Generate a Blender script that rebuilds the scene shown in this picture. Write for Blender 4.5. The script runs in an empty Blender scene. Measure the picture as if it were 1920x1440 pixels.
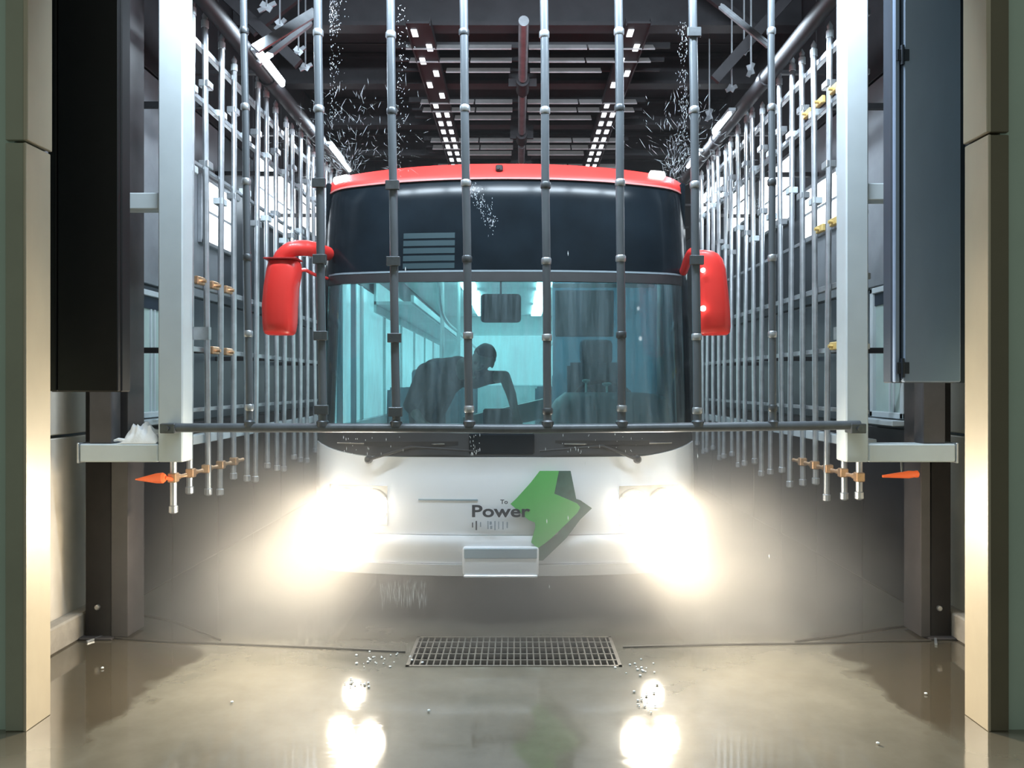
import bpy, bmesh, math, random
from mathutils import Vector, Matrix

# ------------------------------------------------------------------ camera, world, exposure, big lights
SC = bpy.context.scene
COL = SC.collection
F, CX, CY, CH = 1442.0, 970.0, 721.0, 1.615          # focal length and principal point in pixels, eye height in metres
cam_data = bpy.data.cameras.new('camera')
cam = bpy.data.objects.new('camera', cam_data); COL.objects.link(cam)
cam.location = (0, 0, CH); cam.rotation_euler = (math.radians(90), 0, 0)
cam_data.sensor_width = 36.0; cam_data.lens = F / 1920 * 36
cam_data.shift_x = (960 - CX) / 1920; cam_data.shift_y = (CY - 720) / 1920
cam_data.clip_start = 0.05; cam_data.clip_end = 100
SC.camera = cam
SC.view_settings.view_transform = 'Standard'; SC.view_settings.look = 'None'
SC.view_settings.gamma = 1.0; SC.view_settings.use_curve_mapping = False
SC.view_settings.exposure = 0.0

world = bpy.data.worlds.new('outside_evening'); SC.world = world; world.use_nodes = True
world.node_tree.nodes['Background'].inputs['Color'].default_value = (0.80, 0.90, 0.80, 1)
world.node_tree.nodes['Background'].inputs['Strength'].default_value = 0.38

def area(name, loc, sx, sy, power, color, rot=(0, 0, 0)):
    l = bpy.data.lights.new(name, 'AREA'); l.shape = 'RECTANGLE'; l.size = sx; l.size_y = sy
    l.energy = power; l.color = color
    o = bpy.data.objects.new(name, l); COL.objects.link(o); o.location = loc; o.rotation_euler = rot
    return o

def spot(name, loc, target, power, color, angle, blend, radius):
    l = bpy.data.lights.new(name, 'SPOT'); l.energy = power; l.color = color
    l.spot_size = math.radians(angle); l.spot_blend = blend; l.shadow_soft_size = radius
    o = bpy.data.objects.new(name, l); COL.objects.link(o); o.location = loc
    o.rotation_euler = (Vector(target) - Vector(loc)).to_track_quat('-Z', 'Y').to_euler()
    return o

COOL = (0.74, 0.88, 1.0)
area('entrance_lamp_light', (0.0, 4.10, 4.62), 3.6, 0.16, 330, COOL, (math.radians(58), 0, 0))
for sx in (-1, 1):
    for yy, pw in ((6.1, 26), (8.2, 30), (10.6, 30)):
        area('duct_tube_light', (sx * 1.92, yy, 4.22), 0.10, 1.1, pw, COOL, (0, math.radians(sx * -12), 0))
for sx, hx in ((-1, -1.04), (1, 0.86)):
    spot('headlight_beam', (hx, 5.00, 0.80), (hx + sx * 1.05, 3.6, 0.45), 340, (1.0, 0.84, 0.60), 124, 1.0, 0.10)

# ------------------------------------------------------------------ helpers
RND = random.Random(11)
W = {}                                                # world origin of every object that has children or parts

def px(x, Y): return (x - CX) * Y / F
def pz(y, Y): return CH + (CY - y) * Y / F
def at(x, y, Y): return Vector((px(x, Y), Y, pz(y, Y)))

def finish(name, bm, mats, origin, angle=35, smooth=True):
    bmesh.ops.recalc_face_normals(bm, faces=bm.faces)
    bmesh.ops.translate(bm, verts=bm.verts, vec=-Vector(origin))
    me = bpy.data.meshes.new(name); bm.to_mesh(me); bm.free()
    for m in (mats if isinstance(mats, (list, tuple)) else [mats]): me.materials.append(m)
    if smooth:
        me.polygons.foreach_set('use_smooth', [True] * len(me.polygons))
        me.set_sharp_from_angle(angle=math.radians(angle))
    o = bpy.data.objects.new(name, me); COL.objects.link(o)
    return o

def tag(o, label=None, cat=None, group=None, kind=None):
    if label: o['label'] = label
    if cat: o['category'] = cat
    if group: o['group'] = group
    if kind: o['kind'] = kind
    return o

def root(name, loc, label, cat, group=None):
    o = bpy.data.objects.new(name, None); COL.objects.link(o); o.location = loc; o.empty_display_size = 0.1
    W[o] = Vector(loc); return tag(o, label, cat, group)

def part(name, bm, mats, parent, label=None, angle=35):
    o = finish(name, bm, mats, W[parent], angle); o.parent = parent; W[o] = W[parent].copy()
    if label: o['label'] = label
    return o

def single(name, bm, mats, label, cat, group=None, kind=None, angle=35):
    xs = [v.co for v in bm.verts]
    lo = [min(c[i] for c in xs) for i in range(3)]; hi = [max(c[i] for c in xs) for i in range(3)]
    org = Vector(((lo[0] + hi[0]) / 2, (lo[1] + hi[1]) / 2, lo[2]))
    o = finish(name, bm, mats, org, angle); o.location = org; W[o] = org
    return tag(o, label, cat, group, kind)

def struct(name, bm, mats, label=None, angle=35):
    return single(name, bm, mats, label, None, None, 'structure', angle)

def copy_tree(o, delta, parent=None):
    c = o.copy(); COL.objects.link(c)
    if parent: c.parent = parent
    else: c.location = Vector(o.location) + Vector(delta)
    for ch in list(o.children): copy_tree(ch, delta, c)
    return c

def BM(): return bmesh.new()

def box(bm, x0, x1, y0, y1, z0, z1, bevel=0.0, mi=0, seg=1):
    r = bmesh.ops.create_cube(bm, size=1.0)
    vs = r['verts']
    bmesh.ops.scale(bm, vec=(abs(x1 - x0), abs(y1 - y0), abs(z1 - z0)), verts=vs)
    bmesh.ops.translate(bm, vec=((x0 + x1) / 2, (y0 + y1) / 2, (z0 + z1) / 2), verts=vs)
    fs = set(f for v in vs for f in v.link_faces)
    for f in fs: f.material_index = mi
    if bevel > 0:
        es = list(set(e for v in vs for e in v.link_edges))
        bmesh.ops.bevel(bm, geom=es, offset=bevel, segments=seg, affect='EDGES', profile=0.5)
    return bm

def obox(bm, p0, p1, w, h, up=(0, 0, 1)):
    """bar of w x h section from p0 to p1"""
    p0, p1 = Vector(p0), Vector(p1); d = (p1 - p0).normalized(); up = Vector(up)
    s = d.cross(up)
    if s.length < 1e-4: s = d.cross(Vector((1, 0, 0)))
    s.normalize(); u = s.cross(d).normalized()
    vs = []
    for p in (p0, p1):
        for a, b in ((-1, -1), (1, -1), (1, 1), (-1, 1)):
            vs.append(bm.verts.new(p + s * a * w / 2 + u * b * h / 2))
    for q in ((0, 1, 2, 3), (7, 6, 5, 4), (0, 4, 5, 1), (1, 5, 6, 2), (2, 6, 7, 3), (3, 7, 4, 0)):
        bm.faces.new([vs[i] for i in q])
    return bm

def tube(bm, pts, r, seg=12, mi=0):
    pts = [Vector(p) for p in pts]; n = len(pts)
    rs = r if isinstance(r, (list, tuple)) else [r] * n
    rings = []; prev = None
    for i, p in enumerate(pts):
        d = (pts[min(i + 1, n - 1)] - pts[max(i - 1, 0)]).normalized()
        if prev is None:
            a = Vector((0, 0, 1)) if abs(d.z) < 0.9 else Vector((1, 0, 0))
            s = d.cross(a).normalized()
        else:
            s = (prev - d * prev.dot(d)).normalized()
        prev = s; t = d.cross(s)
        rings.append([bm.verts.new(p + (s * math.cos(k * 2 * math.pi / seg) + t * math.sin(k * 2 * math.pi / seg)) * rs[i]) for k in range(seg)])
    for i in range(n - 1):
        for k in range(seg):
            f = bm.faces.new((rings[i][k], rings[i][(k + 1) % seg], rings[i + 1][(k + 1) % seg], rings[i + 1][k])); f.material_index = mi
    for rg in (rings[0][::-1], rings[-1]):
        f = bm.faces.new(rg); f.material_index = mi
    return bm

def curve_pts(ctrl, n=10):
    """Catmull-Rom through ctrl"""
    c = [Vector(p) for p in ctrl]; c = [c[0] * 2 - c[1]] + c + [c[-1] * 2 - c[-2]]; out = []
    for i in range(1, len(c) - 2):
        for k in range(n):
            t = k / n; p0, p1, p2, p3 = c[i - 1:i + 3]
            out.append(0.5 * ((2 * p1) + (p2 - p0) * t + (2 * p0 - 5 * p1 + 4 * p2 - p3) * t * t + (3 * p1 - p0 - 3 * p2 + p3) * t ** 3))
    out.append(c[-2]); return out

def lathe(bm, base, prof, axis=(0, 0, 1), seg=14):
    b = Vector(base); ax = Vector(axis).normalized()
    return tube(bm, [b + ax * d for d, _ in prof], [max(r, 1e-4) for _, r in prof], seg)

def sheet(bm, grid, back, mi=0):
    """closed slab: front grid of points, the back given by back(point)"""
    nv, nu = len(grid), len(grid[0])
    A = [[bm.verts.new(p) for p in row] for row in grid]
    B = [[bm.verts.new(back(Vector(p))) for p in row] for row in grid]
    fs = []
    for j in range(nv - 1):
        for i in range(nu - 1):
            fs.append(bm.faces.new((A[j][i], A[j][i + 1], A[j + 1][i + 1], A[j + 1][i])))
            fs.append(bm.faces.new((B[j][i], B[j + 1][i], B[j + 1][i + 1], B[j][i + 1])))
    for i in range(nu - 1):
        fs.append(bm.faces.new((A[0][i], B[0][i], B[0][i + 1], A[0][i + 1])))
        fs.append(bm.faces.new((A[-1][i], A[-1][i + 1], B[-1][i + 1], B[-1][i])))
    for j in range(nv - 1):
        fs.append(bm.faces.new((A[j][0], A[j + 1][0], B[j + 1][0], B[j][0])))
        fs.append(bm.faces.new((A[j][-1], B[j][-1], B[j + 1][-1], A[j + 1][-1])))
    for f in fs: f.material_index = mi
    return bm

# ------------------------------------------------------------------ materials
MATS = {}
def mat(name, col, rough=0.5, metal=0.0, var=0.0, vscale=6.0, bump=0.0, bscale=60.0, coat=0.0, spec=0.5, emit=None, estr=0.0, stretch=None, rvar=0.0):
    m = bpy.data.materials.new(name); m.use_nodes = True; nt = m.node_tree; N = nt.nodes; L = nt.links
    p = N['Principled BSDF']
    p.inputs['Base Color'].default_value = (*col, 1); p.inputs['Roughness'].default_value = rough
    p.inputs['Metallic'].default_value = metal; p.inputs['Coat Weight'].default_value = coat
    p.inputs['Specular IOR Level'].default_value = spec
    if emit: p.inputs['Emission Color'].default_value = (*emit, 1); p.inputs['Emission Strength'].default_value = estr
    if var or bump or rvar:
        tc = N.new('ShaderNodeTexCoord'); mp = N.new('ShaderNodeMapping'); L.new(tc.outputs['Object'], mp.inputs['Vector'])
        if stretch: mp.inputs['Scale'].default_value = stretch
        nz = N.new('ShaderNodeTexNoise'); nz.inputs['Scale'].default_value = vscale; nz.inputs['Detail'].default_value = 5; nz.inputs['Roughness'].default_value = 0.6
        L.new(mp.outputs['Vector'], nz.inputs['Vector'])
        if var:
            rp = N.new('ShaderNodeValToRGB')
            rp.color_ramp.elements[0].position = 0.3; rp.color_ramp.elements[1].position = 0.72
            rp.color_ramp.elements[0].color = (*[c * (1 - var) for c in col], 1)
            rp.color_ramp.elements[1].color = (*[min(1, c * (1 + var)) for c in col], 1)
            L.new(nz.outputs['Fac'], rp.inputs['Fac']); L.new(rp.outputs['Color'], p.inputs['Base Color'])
        if rvar:
            mr = N.new('ShaderNodeMapRange'); mr.inputs['To Min'].default_value = max(0.02, rough - rvar); mr.inputs['To Max'].default_value = min(1, rough + rvar)
            mr.inputs['From Min'].default_value = 0.3; mr.inputs['From Max'].default_value = 0.7
            L.new(nz.outputs['Fac'], mr.inputs['Value']); L.new(mr.outputs['Result'], p.inputs['Roughness'])
        if bump:
            nb = N.new('ShaderNodeTexNoise'); nb.inputs['Scale'].default_value = bscale; nb.inputs['Detail'].default_value = 3
            L.new(mp.outputs['Vector'], nb.inputs['Vector'])
            bp = N.new('ShaderNodeBump'); bp.inputs['Strength'].default_value = bump; bp.inputs['Distance'].default_value = 0.01
            L.new(nb.outputs['Fac'], bp.inputs['Height']); L.new(bp.outputs['Normal'], p.inputs['Normal'])
    MATS[name] = m; return m

M_galv = mat('galvanised_steel', (0.44, 0.465, 0.49), 0.38, 0.75, 0.18, 9, 0.05, 40)
M_pipe = mat('wet_grey_pipe', (0.10, 0.115, 0.13), 0.34, 0.10, 0.2, 8, stretch=(1, 1, 0.25))
M_clamp = mat('dark_clamp', (0.10, 0.11, 0.12), 0.4, 0.6, 0.2, 20)
M_whitepost = mat('white_painted_steel', (0.52, 0.58, 0.61), 0.42, 0.0, 0.06, 3, 0.03, 30)
M_black = mat('shaded_black_panel', (0.009, 0.009, 0.010), 0.55, 0.0, 0.2, 3, spec=0.25)  # left cabinet: its shade put into the colour
M_blue = mat('blue_grey_steel', (0.26, 0.34, 0.48), 0.45, 0.0, 0.10, 2.5, stretch=(1, 1, 0.3))
M_blueshade = mat('shaded_blue_steel', (0.05, 0.065, 0.09), 0.5, 0.0, 0.1, 3)  # cabinet body: shade on its inner side put into the colour
M_bluedark = mat('dark_blue_steel', (0.012, 0.022, 0.04), 0.5, 0.0, 0.1, 3)
M_column = mat('dark_column_paint', (0.014, 0.012, 0.012), 0.6, 0.0, 0.3, 5, 0.04, 30, spec=0.15)
M_colgrey = mat('grey_column_paint', (0.055, 0.05, 0.053), 0.5, 0.0, 0.2, 5)
M_green = mat('green_grey_wall_paint', (0.32, 0.40, 0.34), 0.6, 0.0, 0.06, 2)
M_olivelit = mat('olive_trim_lit_side', (0.25, 0.26, 0.20), 0.6, 0.0, 0.10, 2)  # left trim: its stronger light put into a paler copy of the olive
M_olive = mat('olive_trim_paint', (0.11, 0.095, 0.06), 0.6, 0.0, 0.10, 2)  # dark tone also carries the weaker light on the right trim
M_beige = mat('beige_reveal', (0.36, 0.315, 0.235), 0.42, 0.0, 0.08, 3, 0.02, 20, stretch=(1, 1, 0.4))
M_beigewall = mat('beige_wall_panel', (0.62, 0.56, 0.48), 0.5, 0.0, 0.14, 2.5, 0.02, 20)
M_plinth = mat('concrete_plinth', (0.30, 0.27, 0.23), 0.7, 0.0, 0.2, 8, 0.1, 40)
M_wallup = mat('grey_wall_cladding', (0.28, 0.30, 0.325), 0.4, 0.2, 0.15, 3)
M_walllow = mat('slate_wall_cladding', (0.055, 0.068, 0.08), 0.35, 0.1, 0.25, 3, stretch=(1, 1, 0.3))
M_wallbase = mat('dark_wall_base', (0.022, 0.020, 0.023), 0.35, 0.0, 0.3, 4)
M_nearup = mat('grey_near_wall', (0.17, 0.16, 0.17), 0.5, 0.0, 0.15, 2)
M_ceil = mat('dark_ceiling_sheet', (0.016, 0.014, 0.016), 0.6, 0.1, 0.3, 2)
M_beam = mat('dark_roof_steel', (0.035, 0.033, 0.036), 0.5, 0.4, 0.2, 4)
M_duct = mat('grey_duct', (0.016, 0.016, 0.018), 0.6, 0.0, 0.25, 4)
M_slatglow = mat('roof_louvre', (0.30, 0.30, 0.31), 0.5, 0.3, 0.3, 5, emit=(0.8, 0.82, 0.85), estr=0.10)  # weak emission stands in for light caught by the slats
M_red = mat('red_bus_paint', (0.80, 0.040, 0.033), 0.38, 0.0, 0.05, 3, coat=0.15)
M_white = mat('white_bus_paint', (0.84, 0.88, 0.93), 0.22, 0.0, 0.02, 3, coat=0.4)
M_blackgl = mat('black_windscreen_band', (0.006, 0.010, 0.014), 0.16, 0.0, 0.3, 3, spec=0.10)
M_blackpl = mat('black_plastic', (0.018, 0.019, 0.021), 0.4, 0.0, 0.2, 10)
M_rubber = mat('black_rubber', (0.012, 0.012, 0.012), 0.7, 0.0, 0.2, 10)
M_grn = mat('green_decal', (0.10, 0.46, 0.11), 0.3, 0.0, 0.05, 4)
M_grndark = mat('dark_green_decal_shadow', (0.035, 0.11, 0.085), 0.3, 0.0, 0.35, 14)
M_txt = mat('dark_lettering', (0.008, 0.014, 0.028), 0.4)
M_txtfade = mat('faded_lettering', (0.24, 0.30, 0.37), 0.5)
M_lampw = mat('lit_lamp_lens', (0.9, 0.9, 0.9), 0.2, emit=(1.0, 0.98, 0.95), estr=9.0)
M_head = mat('lit_headlight_lens', (0.9, 0.9, 0.9), 0.1, emit=(1.0, 0.90, 0.74), estr=150.0)
M_fog = mat('lit_fog_lamp_lens', (0.9, 0.9, 0.9), 0.1, emit=(1.0, 0.86, 0.66), estr=22.0)
M_chrome = mat('chrome', (0.7, 0.7, 0.7), 0.12, 1.0, 0.05, 10)
M_tube = mat('lit_tube', (0.9, 0.9, 0.9), 0.3, emit=(0.86, 0.94, 1.0), estr=5.0)
M_winlit = mat('backlit_window_pane', (0.8, 0.85, 0.9), 0.3, emit=(0.88, 0.95, 1.0), estr=5.0)
M_intlamp = mat('bus_ceiling_lamp_lens', (0.9, 0.95, 0.95), 0.4, emit=(0.74, 1.0, 0.98), estr=11.0)
M_buswin = mat('glowing_bus_pane', (0.35, 0.5, 0.5), 0.3, emit=(0.72, 0.96, 0.97), estr=0.8)  # panes glow by themselves in place of hall light coming through
M_intwall = mat('bus_interior_panel', (0.62, 0.74, 0.74), 0.5, 0.0, 0.1, 4)
M_intceil = mat('bus_interior_ceiling', (0.72, 0.80, 0.80), 0.5, 0.0, 0.1, 4)
M_intfloor = mat('bus_interior_floor', (0.16, 0.18, 0.19), 0.6, 0.0, 0.2, 8)
M_partition = mat('blue_grey_partition', (0.26, 0.36, 0.42), 0.4, 0.0, 0.1, 3)
M_dash = mat('grey_dashboard', (0.16, 0.21, 0.24), 0.5, 0.0, 0.1, 6)
M_dashpale = mat('pale_dashboard', (0.40, 0.47, 0.46), 0.5, 0.0, 0.1, 6)
M_seat = mat('blue_grey_seat_fabric', (0.10, 0.16, 0.20), 0.85, 0.0, 0.2, 20, 0.2, 120)
M_pole = mat('pale_handrail', (0.65, 0.75, 0.74), 0.3, 0.3)
M_shirt = mat('dark_shirt', (0.012, 0.020, 0.028), 0.9, 0.0, 0.2, 12, 0.2, 60)
M_trouser = mat('dark_trousers', (0.015, 0.018, 0.024), 0.9, 0.0, 0.2, 12)
M_skin = mat('skin', (0.42, 0.30, 0.24), 0.55, 0.0, 0.06, 20)
M_hair = mat('black_hair', (0.008, 0.008, 0.009), 0.6, 0.0, 0.3, 60, 0.4, 200)
M_eye = mat('eye', (0.02, 0.015, 0.012), 0.2)
M_orange = mat('glowing_orange_plastic', (0.75, 0.12, 0.03), 0.35, emit=(1.0, 0.16, 0.03), estr=0.35)  # faint glow added to the plastic, on the nozzle too
M_brass = mat('brass_fitting', (0.62, 0.38, 0.22), 0.35, 0.7, 0.15, 20)
M_yellow = mat('yellow_bracket', (0.60, 0.44, 0.16), 0.5, 0.1, 0.1, 10)
M_cloth = mat('white_rag', (0.78, 0.79, 0.80), 0.9, 0.0, 0.05, 10, 0.2, 80)
M_hose = mat('black_hose', (0.05, 0.043, 0.034), 0.45, 0.0, 0.2, 20)
M_grate = mat('grate_steel', (0.30, 0.28, 0.25), 0.4, 0.4, 0.2, 20)
M_pit = mat('drain_pit', (0.16, 0.15, 0.135), 0.6)
M_endwall = mat('dark_green_end_wall', (0.022, 0.028, 0.022), 0.6, 0.0, 0.2, 2)
M_water = mat('white_water', (0.80, 0.86, 0.90), 0.25, 0.0, spec=0.8)
M_bolt = mat('bolt_steel', (0.42, 0.40, 0.38), 0.35, 0.6)
M_frost = mat('frosted_pale_pane', (0.40, 0.52, 0.50), 0.35, 0.0, 0.12, 2.0)

def windscreen_mat():
    m = bpy.data.materials.new('wet_tinted_glass'); m.use_nodes = True; nt = m.node_tree; N = nt.nodes; L = nt.links
    for n in list(N): N.remove(n)
    out = N.new('ShaderNodeOutputMaterial')
    tr = N.new('ShaderNodeBsdfTransparent'); tr.inputs['Color'].default_value = (0.56, 0.80, 0.84, 1)
    gl = N.new('ShaderNodeBsdfGlossy'); gl.inputs['Roughness'].default_value = 0.05
    df = N.new('ShaderNodeBsdfDiffuse'); df.inputs['Color'].default_value = (0.40, 0.56, 0.64, 1)
    tc = N.new('ShaderNodeTexCoord'); mp = N.new('ShaderNodeMapping'); mp.inputs['Scale'].default_value = (9, 1, 0.9)
    L.new(tc.outputs['Object'], mp.inputs['Vector'])
    nz = N.new('ShaderNodeTexNoise'); nz.inputs['Scale'].default_value = 1.6; nz.inputs['Detail'].default_value = 6; nz.inputs['Roughness'].default_value = 0.65
    L.new(mp.outputs['Vector'], nz.inputs['Vector'])
    mr = N.new('ShaderNodeMapRange'); mr.inputs['From Min'].default_value = 0.35; mr.inputs['From Max'].default_value = 0.75
    mr.inputs['To Min'].default_value = 0.04; mr.inputs['To Max'].default_value = 0.22
    L.new(nz.outputs['Fac'], mr.inputs['Value'])
    m1 = N.new('ShaderNodeMixShader'); L.new(mr.outputs['Result'], m1.inputs['Fac']); L.new(tr.outputs[0], m1.inputs[1]); L.new(df.outputs[0], m1.inputs[2])
    fr = N.new('ShaderNodeFresnel'); fr.inputs['IOR'].default_value = 1.45
    m2 = N.new('ShaderNodeMixShader'); L.new(fr.outputs[0], m2.inputs['Fac']); L.new(m1.outputs[0], m2.inputs[1]); L.new(gl.outputs[0], m2.inputs[2])
    L.new(m2.outputs[0], out.inputs['Surface']); return m
M_glass = windscreen_mat()

def partition_mat():
    m = bpy.data.materials.new('hazy_partition_pane'); m.use_nodes = True; nt = m.node_tree; N = nt.nodes; L = nt.links
    p = N['Principled BSDF']; p.inputs['Base Color'].default_value = (0.40, 0.50, 0.56, 1); p.inputs['Roughness'].default_value = 0.5
    tl = N.new('ShaderNodeBsdfTranslucent'); tl.inputs['Color'].default_value = (0.42, 0.58, 0.68, 1)
    tr = N.new('ShaderNodeBsdfTransparent'); tr.inputs['Color'].default_value = (0.45, 0.62, 0.70, 1)
    a = N.new('ShaderNodeMixShader'); a.inputs['Fac'].default_value = 0.6; L.new(p.outputs[0], a.inputs[1]); L.new(tl.outputs[0], a.inputs[2])
    b = N.new('ShaderNodeMixShader'); b.inputs['Fac'].default_value = 0.35; L.new(a.outputs[0], b.inputs[1]); L.new(tr.outputs[0], b.inputs[2])
    L.new(b.outputs[0], N['Material Output'].inputs['Surface']); return m
M_hazypane = partition_mat()

def floor_mat():
    m = bpy.data.materials.new('wet_concrete'); m.use_nodes = True; nt = m.node_tree; N = nt.nodes; L = nt.links
    p = N['Principled BSDF']
    tc = N.new('ShaderNodeTexCoord'); sep = N.new('ShaderNodeSeparateXYZ'); L.new(tc.outputs['Object'], sep.inputs[0])
    n1 = N.new('ShaderNodeTexNoise'); n1.inputs['Scale'].default_value = 1.6; n1.inputs['Detail'].default_value = 8; n1.inputs['Roughness'].default_value = 0.62
    L.new(tc.outputs['Object'], n1.inputs['Vector'])
    r1 = N.new('ShaderNodeValToRGB'); e = r1.color_ramp.elements
    e[0].position = 0.25; e[0].color = (0.135, 0.124, 0.096, 1); e[1].position = 0.8; e[1].color = (0.255, 0.236, 0.188, 1)
    L.new(n1.outputs['Fac'], r1.inputs['Fac'])
    # dirt stain beyond the wheel tracks, along both sides
    ab = N.new('ShaderNodeMath'); ab.operation = 'ABSOLUTE'; L.new(sep.outputs['X'], ab.inputs[0])
    n2 = N.new('ShaderNodeTexNoise'); n2.inputs['Scale'].default_value = 3.2; n2.inputs['Detail'].default_value = 6
    L.new(tc.outputs['Object'], n2.inputs['Vector'])
    ma = N.new('ShaderNodeMath'); ma.operation = 'MULTIPLY_ADD'; ma.inputs[1].default_value = 0.55; L.new(n2.outputs['Fac'], ma.inputs[0]); L.new(ab.outputs[0], ma.inputs[2])
    mr = N.new('ShaderNodeMapRange'); mr.inputs['From Min'].default_value = 2.17; mr.inputs['From Max'].default_value = 2.24
    L.new(ma.outputs[0], mr.inputs['Value'])
    my = N.new('ShaderNodeMapRange'); my.inputs['From Min'].default_value = 3.2; my.inputs['From Max'].default_value = 3.7; L.new(sep.outputs['Y'], my.inputs['Value'])
    mm = N.new('ShaderNodeMath'); mm.operation = 'MULTIPLY'; L.new(mr.outputs[0], mm.inputs[0]); L.new(my.outputs[0], mm.inputs[1])
    mx = N.new('ShaderNodeMix'); mx.data_type = 'RGBA'; L.new(mm.outputs[0], mx.inputs['Factor'])
    L.new(r1.outputs['Color'], mx.inputs['A']); mx.inputs['B'].default_value = (0.085, 0.070, 0.048, 1)
    L.new(mx.outputs['Result'], p.inputs['Base Color'])
    n3 = N.new('ShaderNodeTexNoise'); n3.inputs['Scale'].default_value = 0.9; n3.inputs['Detail'].default_value = 4; L.new(tc.outputs['Object'], n3.inputs['Vector'])
    rr = N.new('ShaderNodeMapRange'); rr.inputs['From Min'].default_value = 0.35; rr.inputs['From Max'].default_value = 0.7
    rr.inputs['To Min'].default_value = 0.05; rr.inputs['To Max'].default_value = 0.13; L.new(n3.outputs['Fac'], rr.inputs['Value'])
    L.new(rr.outputs[0], p.inputs['Roughness'])
    p.inputs['Specular IOR Level'].default_value = 0.9; p.inputs['Coat Weight'].default_value = 0.7; p.inputs['Coat Roughness'].default_value = 0.045; p.inputs['Coat IOR'].default_value = 1.6
    n4 = N.new('ShaderNodeTexNoise'); n4.inputs['Scale'].default_value = 3.5; n4.inputs['Detail'].default_value = 3
    mp = N.new('ShaderNodeMapping'); mp.inputs['Scale'].default_value = (0.8, 2.0, 1); L.new(tc.outputs['Object'], mp.inputs['Vector']); L.new(mp.outputs[0], n4.inputs['Vector'])
    bp = N.new('ShaderNodeBump'); bp.inputs['Strength'].default_value = 0.05; bp.inputs['Distance'].default_value = 0.03
    L.new(n4.outputs['Fac'], bp.inputs['Height']); L.new(bp.outputs['Normal'], p.inputs['Normal'])
    return m
M_floor = floor_mat()

# ------------------------------------------------------------------ setting: floor, portal, walls, ceiling
# floor with a drain opening (the grate lies in it)
GX0, GX1, GY0, GY1 = -0.64, 0.60, 4.40, 4.92
bm = BM()
xs = [-6.0, GX0, GX1, 6.0]; ys = [-4.0, GY0, GY1, 17.0]
vv = [[bm.verts.new((x, y, 0)) for x in xs] for y in ys]
for j in range(3):
    for i in range(3):
        if i == 1 and j == 1: continue
        bm.faces.new((vv[j][i], vv[j][i + 1], vv[j + 1][i + 1], vv[j + 1][i]))
fl = finish('floor', bm, M_floor, (0, 0, 0)); tag(fl, kind='structure'); W[fl] = Vector((0, 0, 0))
bm = BM(); box(bm, GX0 - 0.02, GX1 + 0.02, GY0 - 0.02, GY1 + 0.02, -0.32, -0.25)
for a in ((GX0 - 0.03, GX0, GY0 - 0.03, GY1 + 0.03), (GX1, GX1 + 0.03, GY0 - 0.03, GY1 + 0.03), (GX0, GX1, GY0 - 0.03, GY0), (GX0, GX1, GY1, GY1 + 0.03)):
    box(bm, *a, -0.28, -0.004)
part('drain_pit', bm, M_pit, fl)

PY0, PY1 = 3.58, 3.76
PL, PR = -2.285, 2.19
def portal(name, s, xin):
    """one side of the entrance: green wall, olive edge trim, beige reveal built of two panels"""
    xo = s * 4.2
    bm = BM(); box(bm, xin + s * 0.07, xo, PY0 + 0.02, PY1, 0, 5.6)
    w = struct(name, bm, M_green)
    seam = pz(265, PY0) if s < 0 else pz(250, PY0)
    for z0, z1 in ((0, seam - 0.006), (seam + 0.006, 5.6)):
        bm = BM(); box(bm, xin + s * 0.012, xin + s * 0.10, PY0, PY1 - 0.002, z0, z1, 0.004); part('edge_trim', bm, M_olive if s > 0 else M_olivelit, w)
        d = 0.008 if z0 > 0.1 else 0.0
        bm = BM(); box(bm, xin - s * d, xin + s * 0.014, PY0 - 0.004, PY1 + 0.006, z0, z1, 0.003); part('reveal_panel', bm, M_beige, w)
    bm = BM(); box(bm, xin + s * 0.28, xin + s * 0.30, PY0 + 0.008, PY0 + 0.03, 0, 5.6); part('joint_cover', bm, M_olive, w)
    return w
portal('wall_front_left', -1, PL); portal('wall_front_right', 1, PR)
bm = BM(); box(bm, PL - 0.05, PR + 0.05, PY0, PY1, 4.75, 5.6); struct('wall_front_lintel', bm, M_olive)

WX = 2.87
def side_wall(name, s):
    bm = BM(); box(bm, s * (WX + 0.04), s * (WX + 0.2), PY1, 15.2, 0, 5.6)
    w = struct(name, bm, M_walllow)
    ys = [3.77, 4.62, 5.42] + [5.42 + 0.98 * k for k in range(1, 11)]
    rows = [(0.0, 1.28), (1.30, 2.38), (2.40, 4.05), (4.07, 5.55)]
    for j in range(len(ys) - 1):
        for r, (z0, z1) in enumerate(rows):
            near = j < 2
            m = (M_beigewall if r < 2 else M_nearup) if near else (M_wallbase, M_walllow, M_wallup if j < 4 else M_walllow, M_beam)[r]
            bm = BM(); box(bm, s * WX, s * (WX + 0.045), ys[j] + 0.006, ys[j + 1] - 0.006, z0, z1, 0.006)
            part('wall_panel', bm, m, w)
    bm = BM(); box(bm, s * (WX - 0.10), s * WX, PY1, 5.40, 0, 0.16, 0.01); part('plinth', bm, M_plinth, w)
    return w
wl = side_wall('wall_left', -1); wr = side_wall('wall_right', 1)
bm = BM(); box(bm, -3.1, 3.1, 15.0, 15.2, 0, 5.6); we = struct('wall_back', bm, M_endwall)
bm = BM(); box(bm, px(772, 14.6), px(1206, 14.6), 14.55, 14.95, 0.0, pz(288, 14.6), 0.02); struct('door_1', bm, M_endwall)
bm = BM(); box(bm, -3.1, 3.1, PY1, 15.2, 5.6, 5.7); ce = struct('ceiling', bm, M_ceil)
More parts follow.
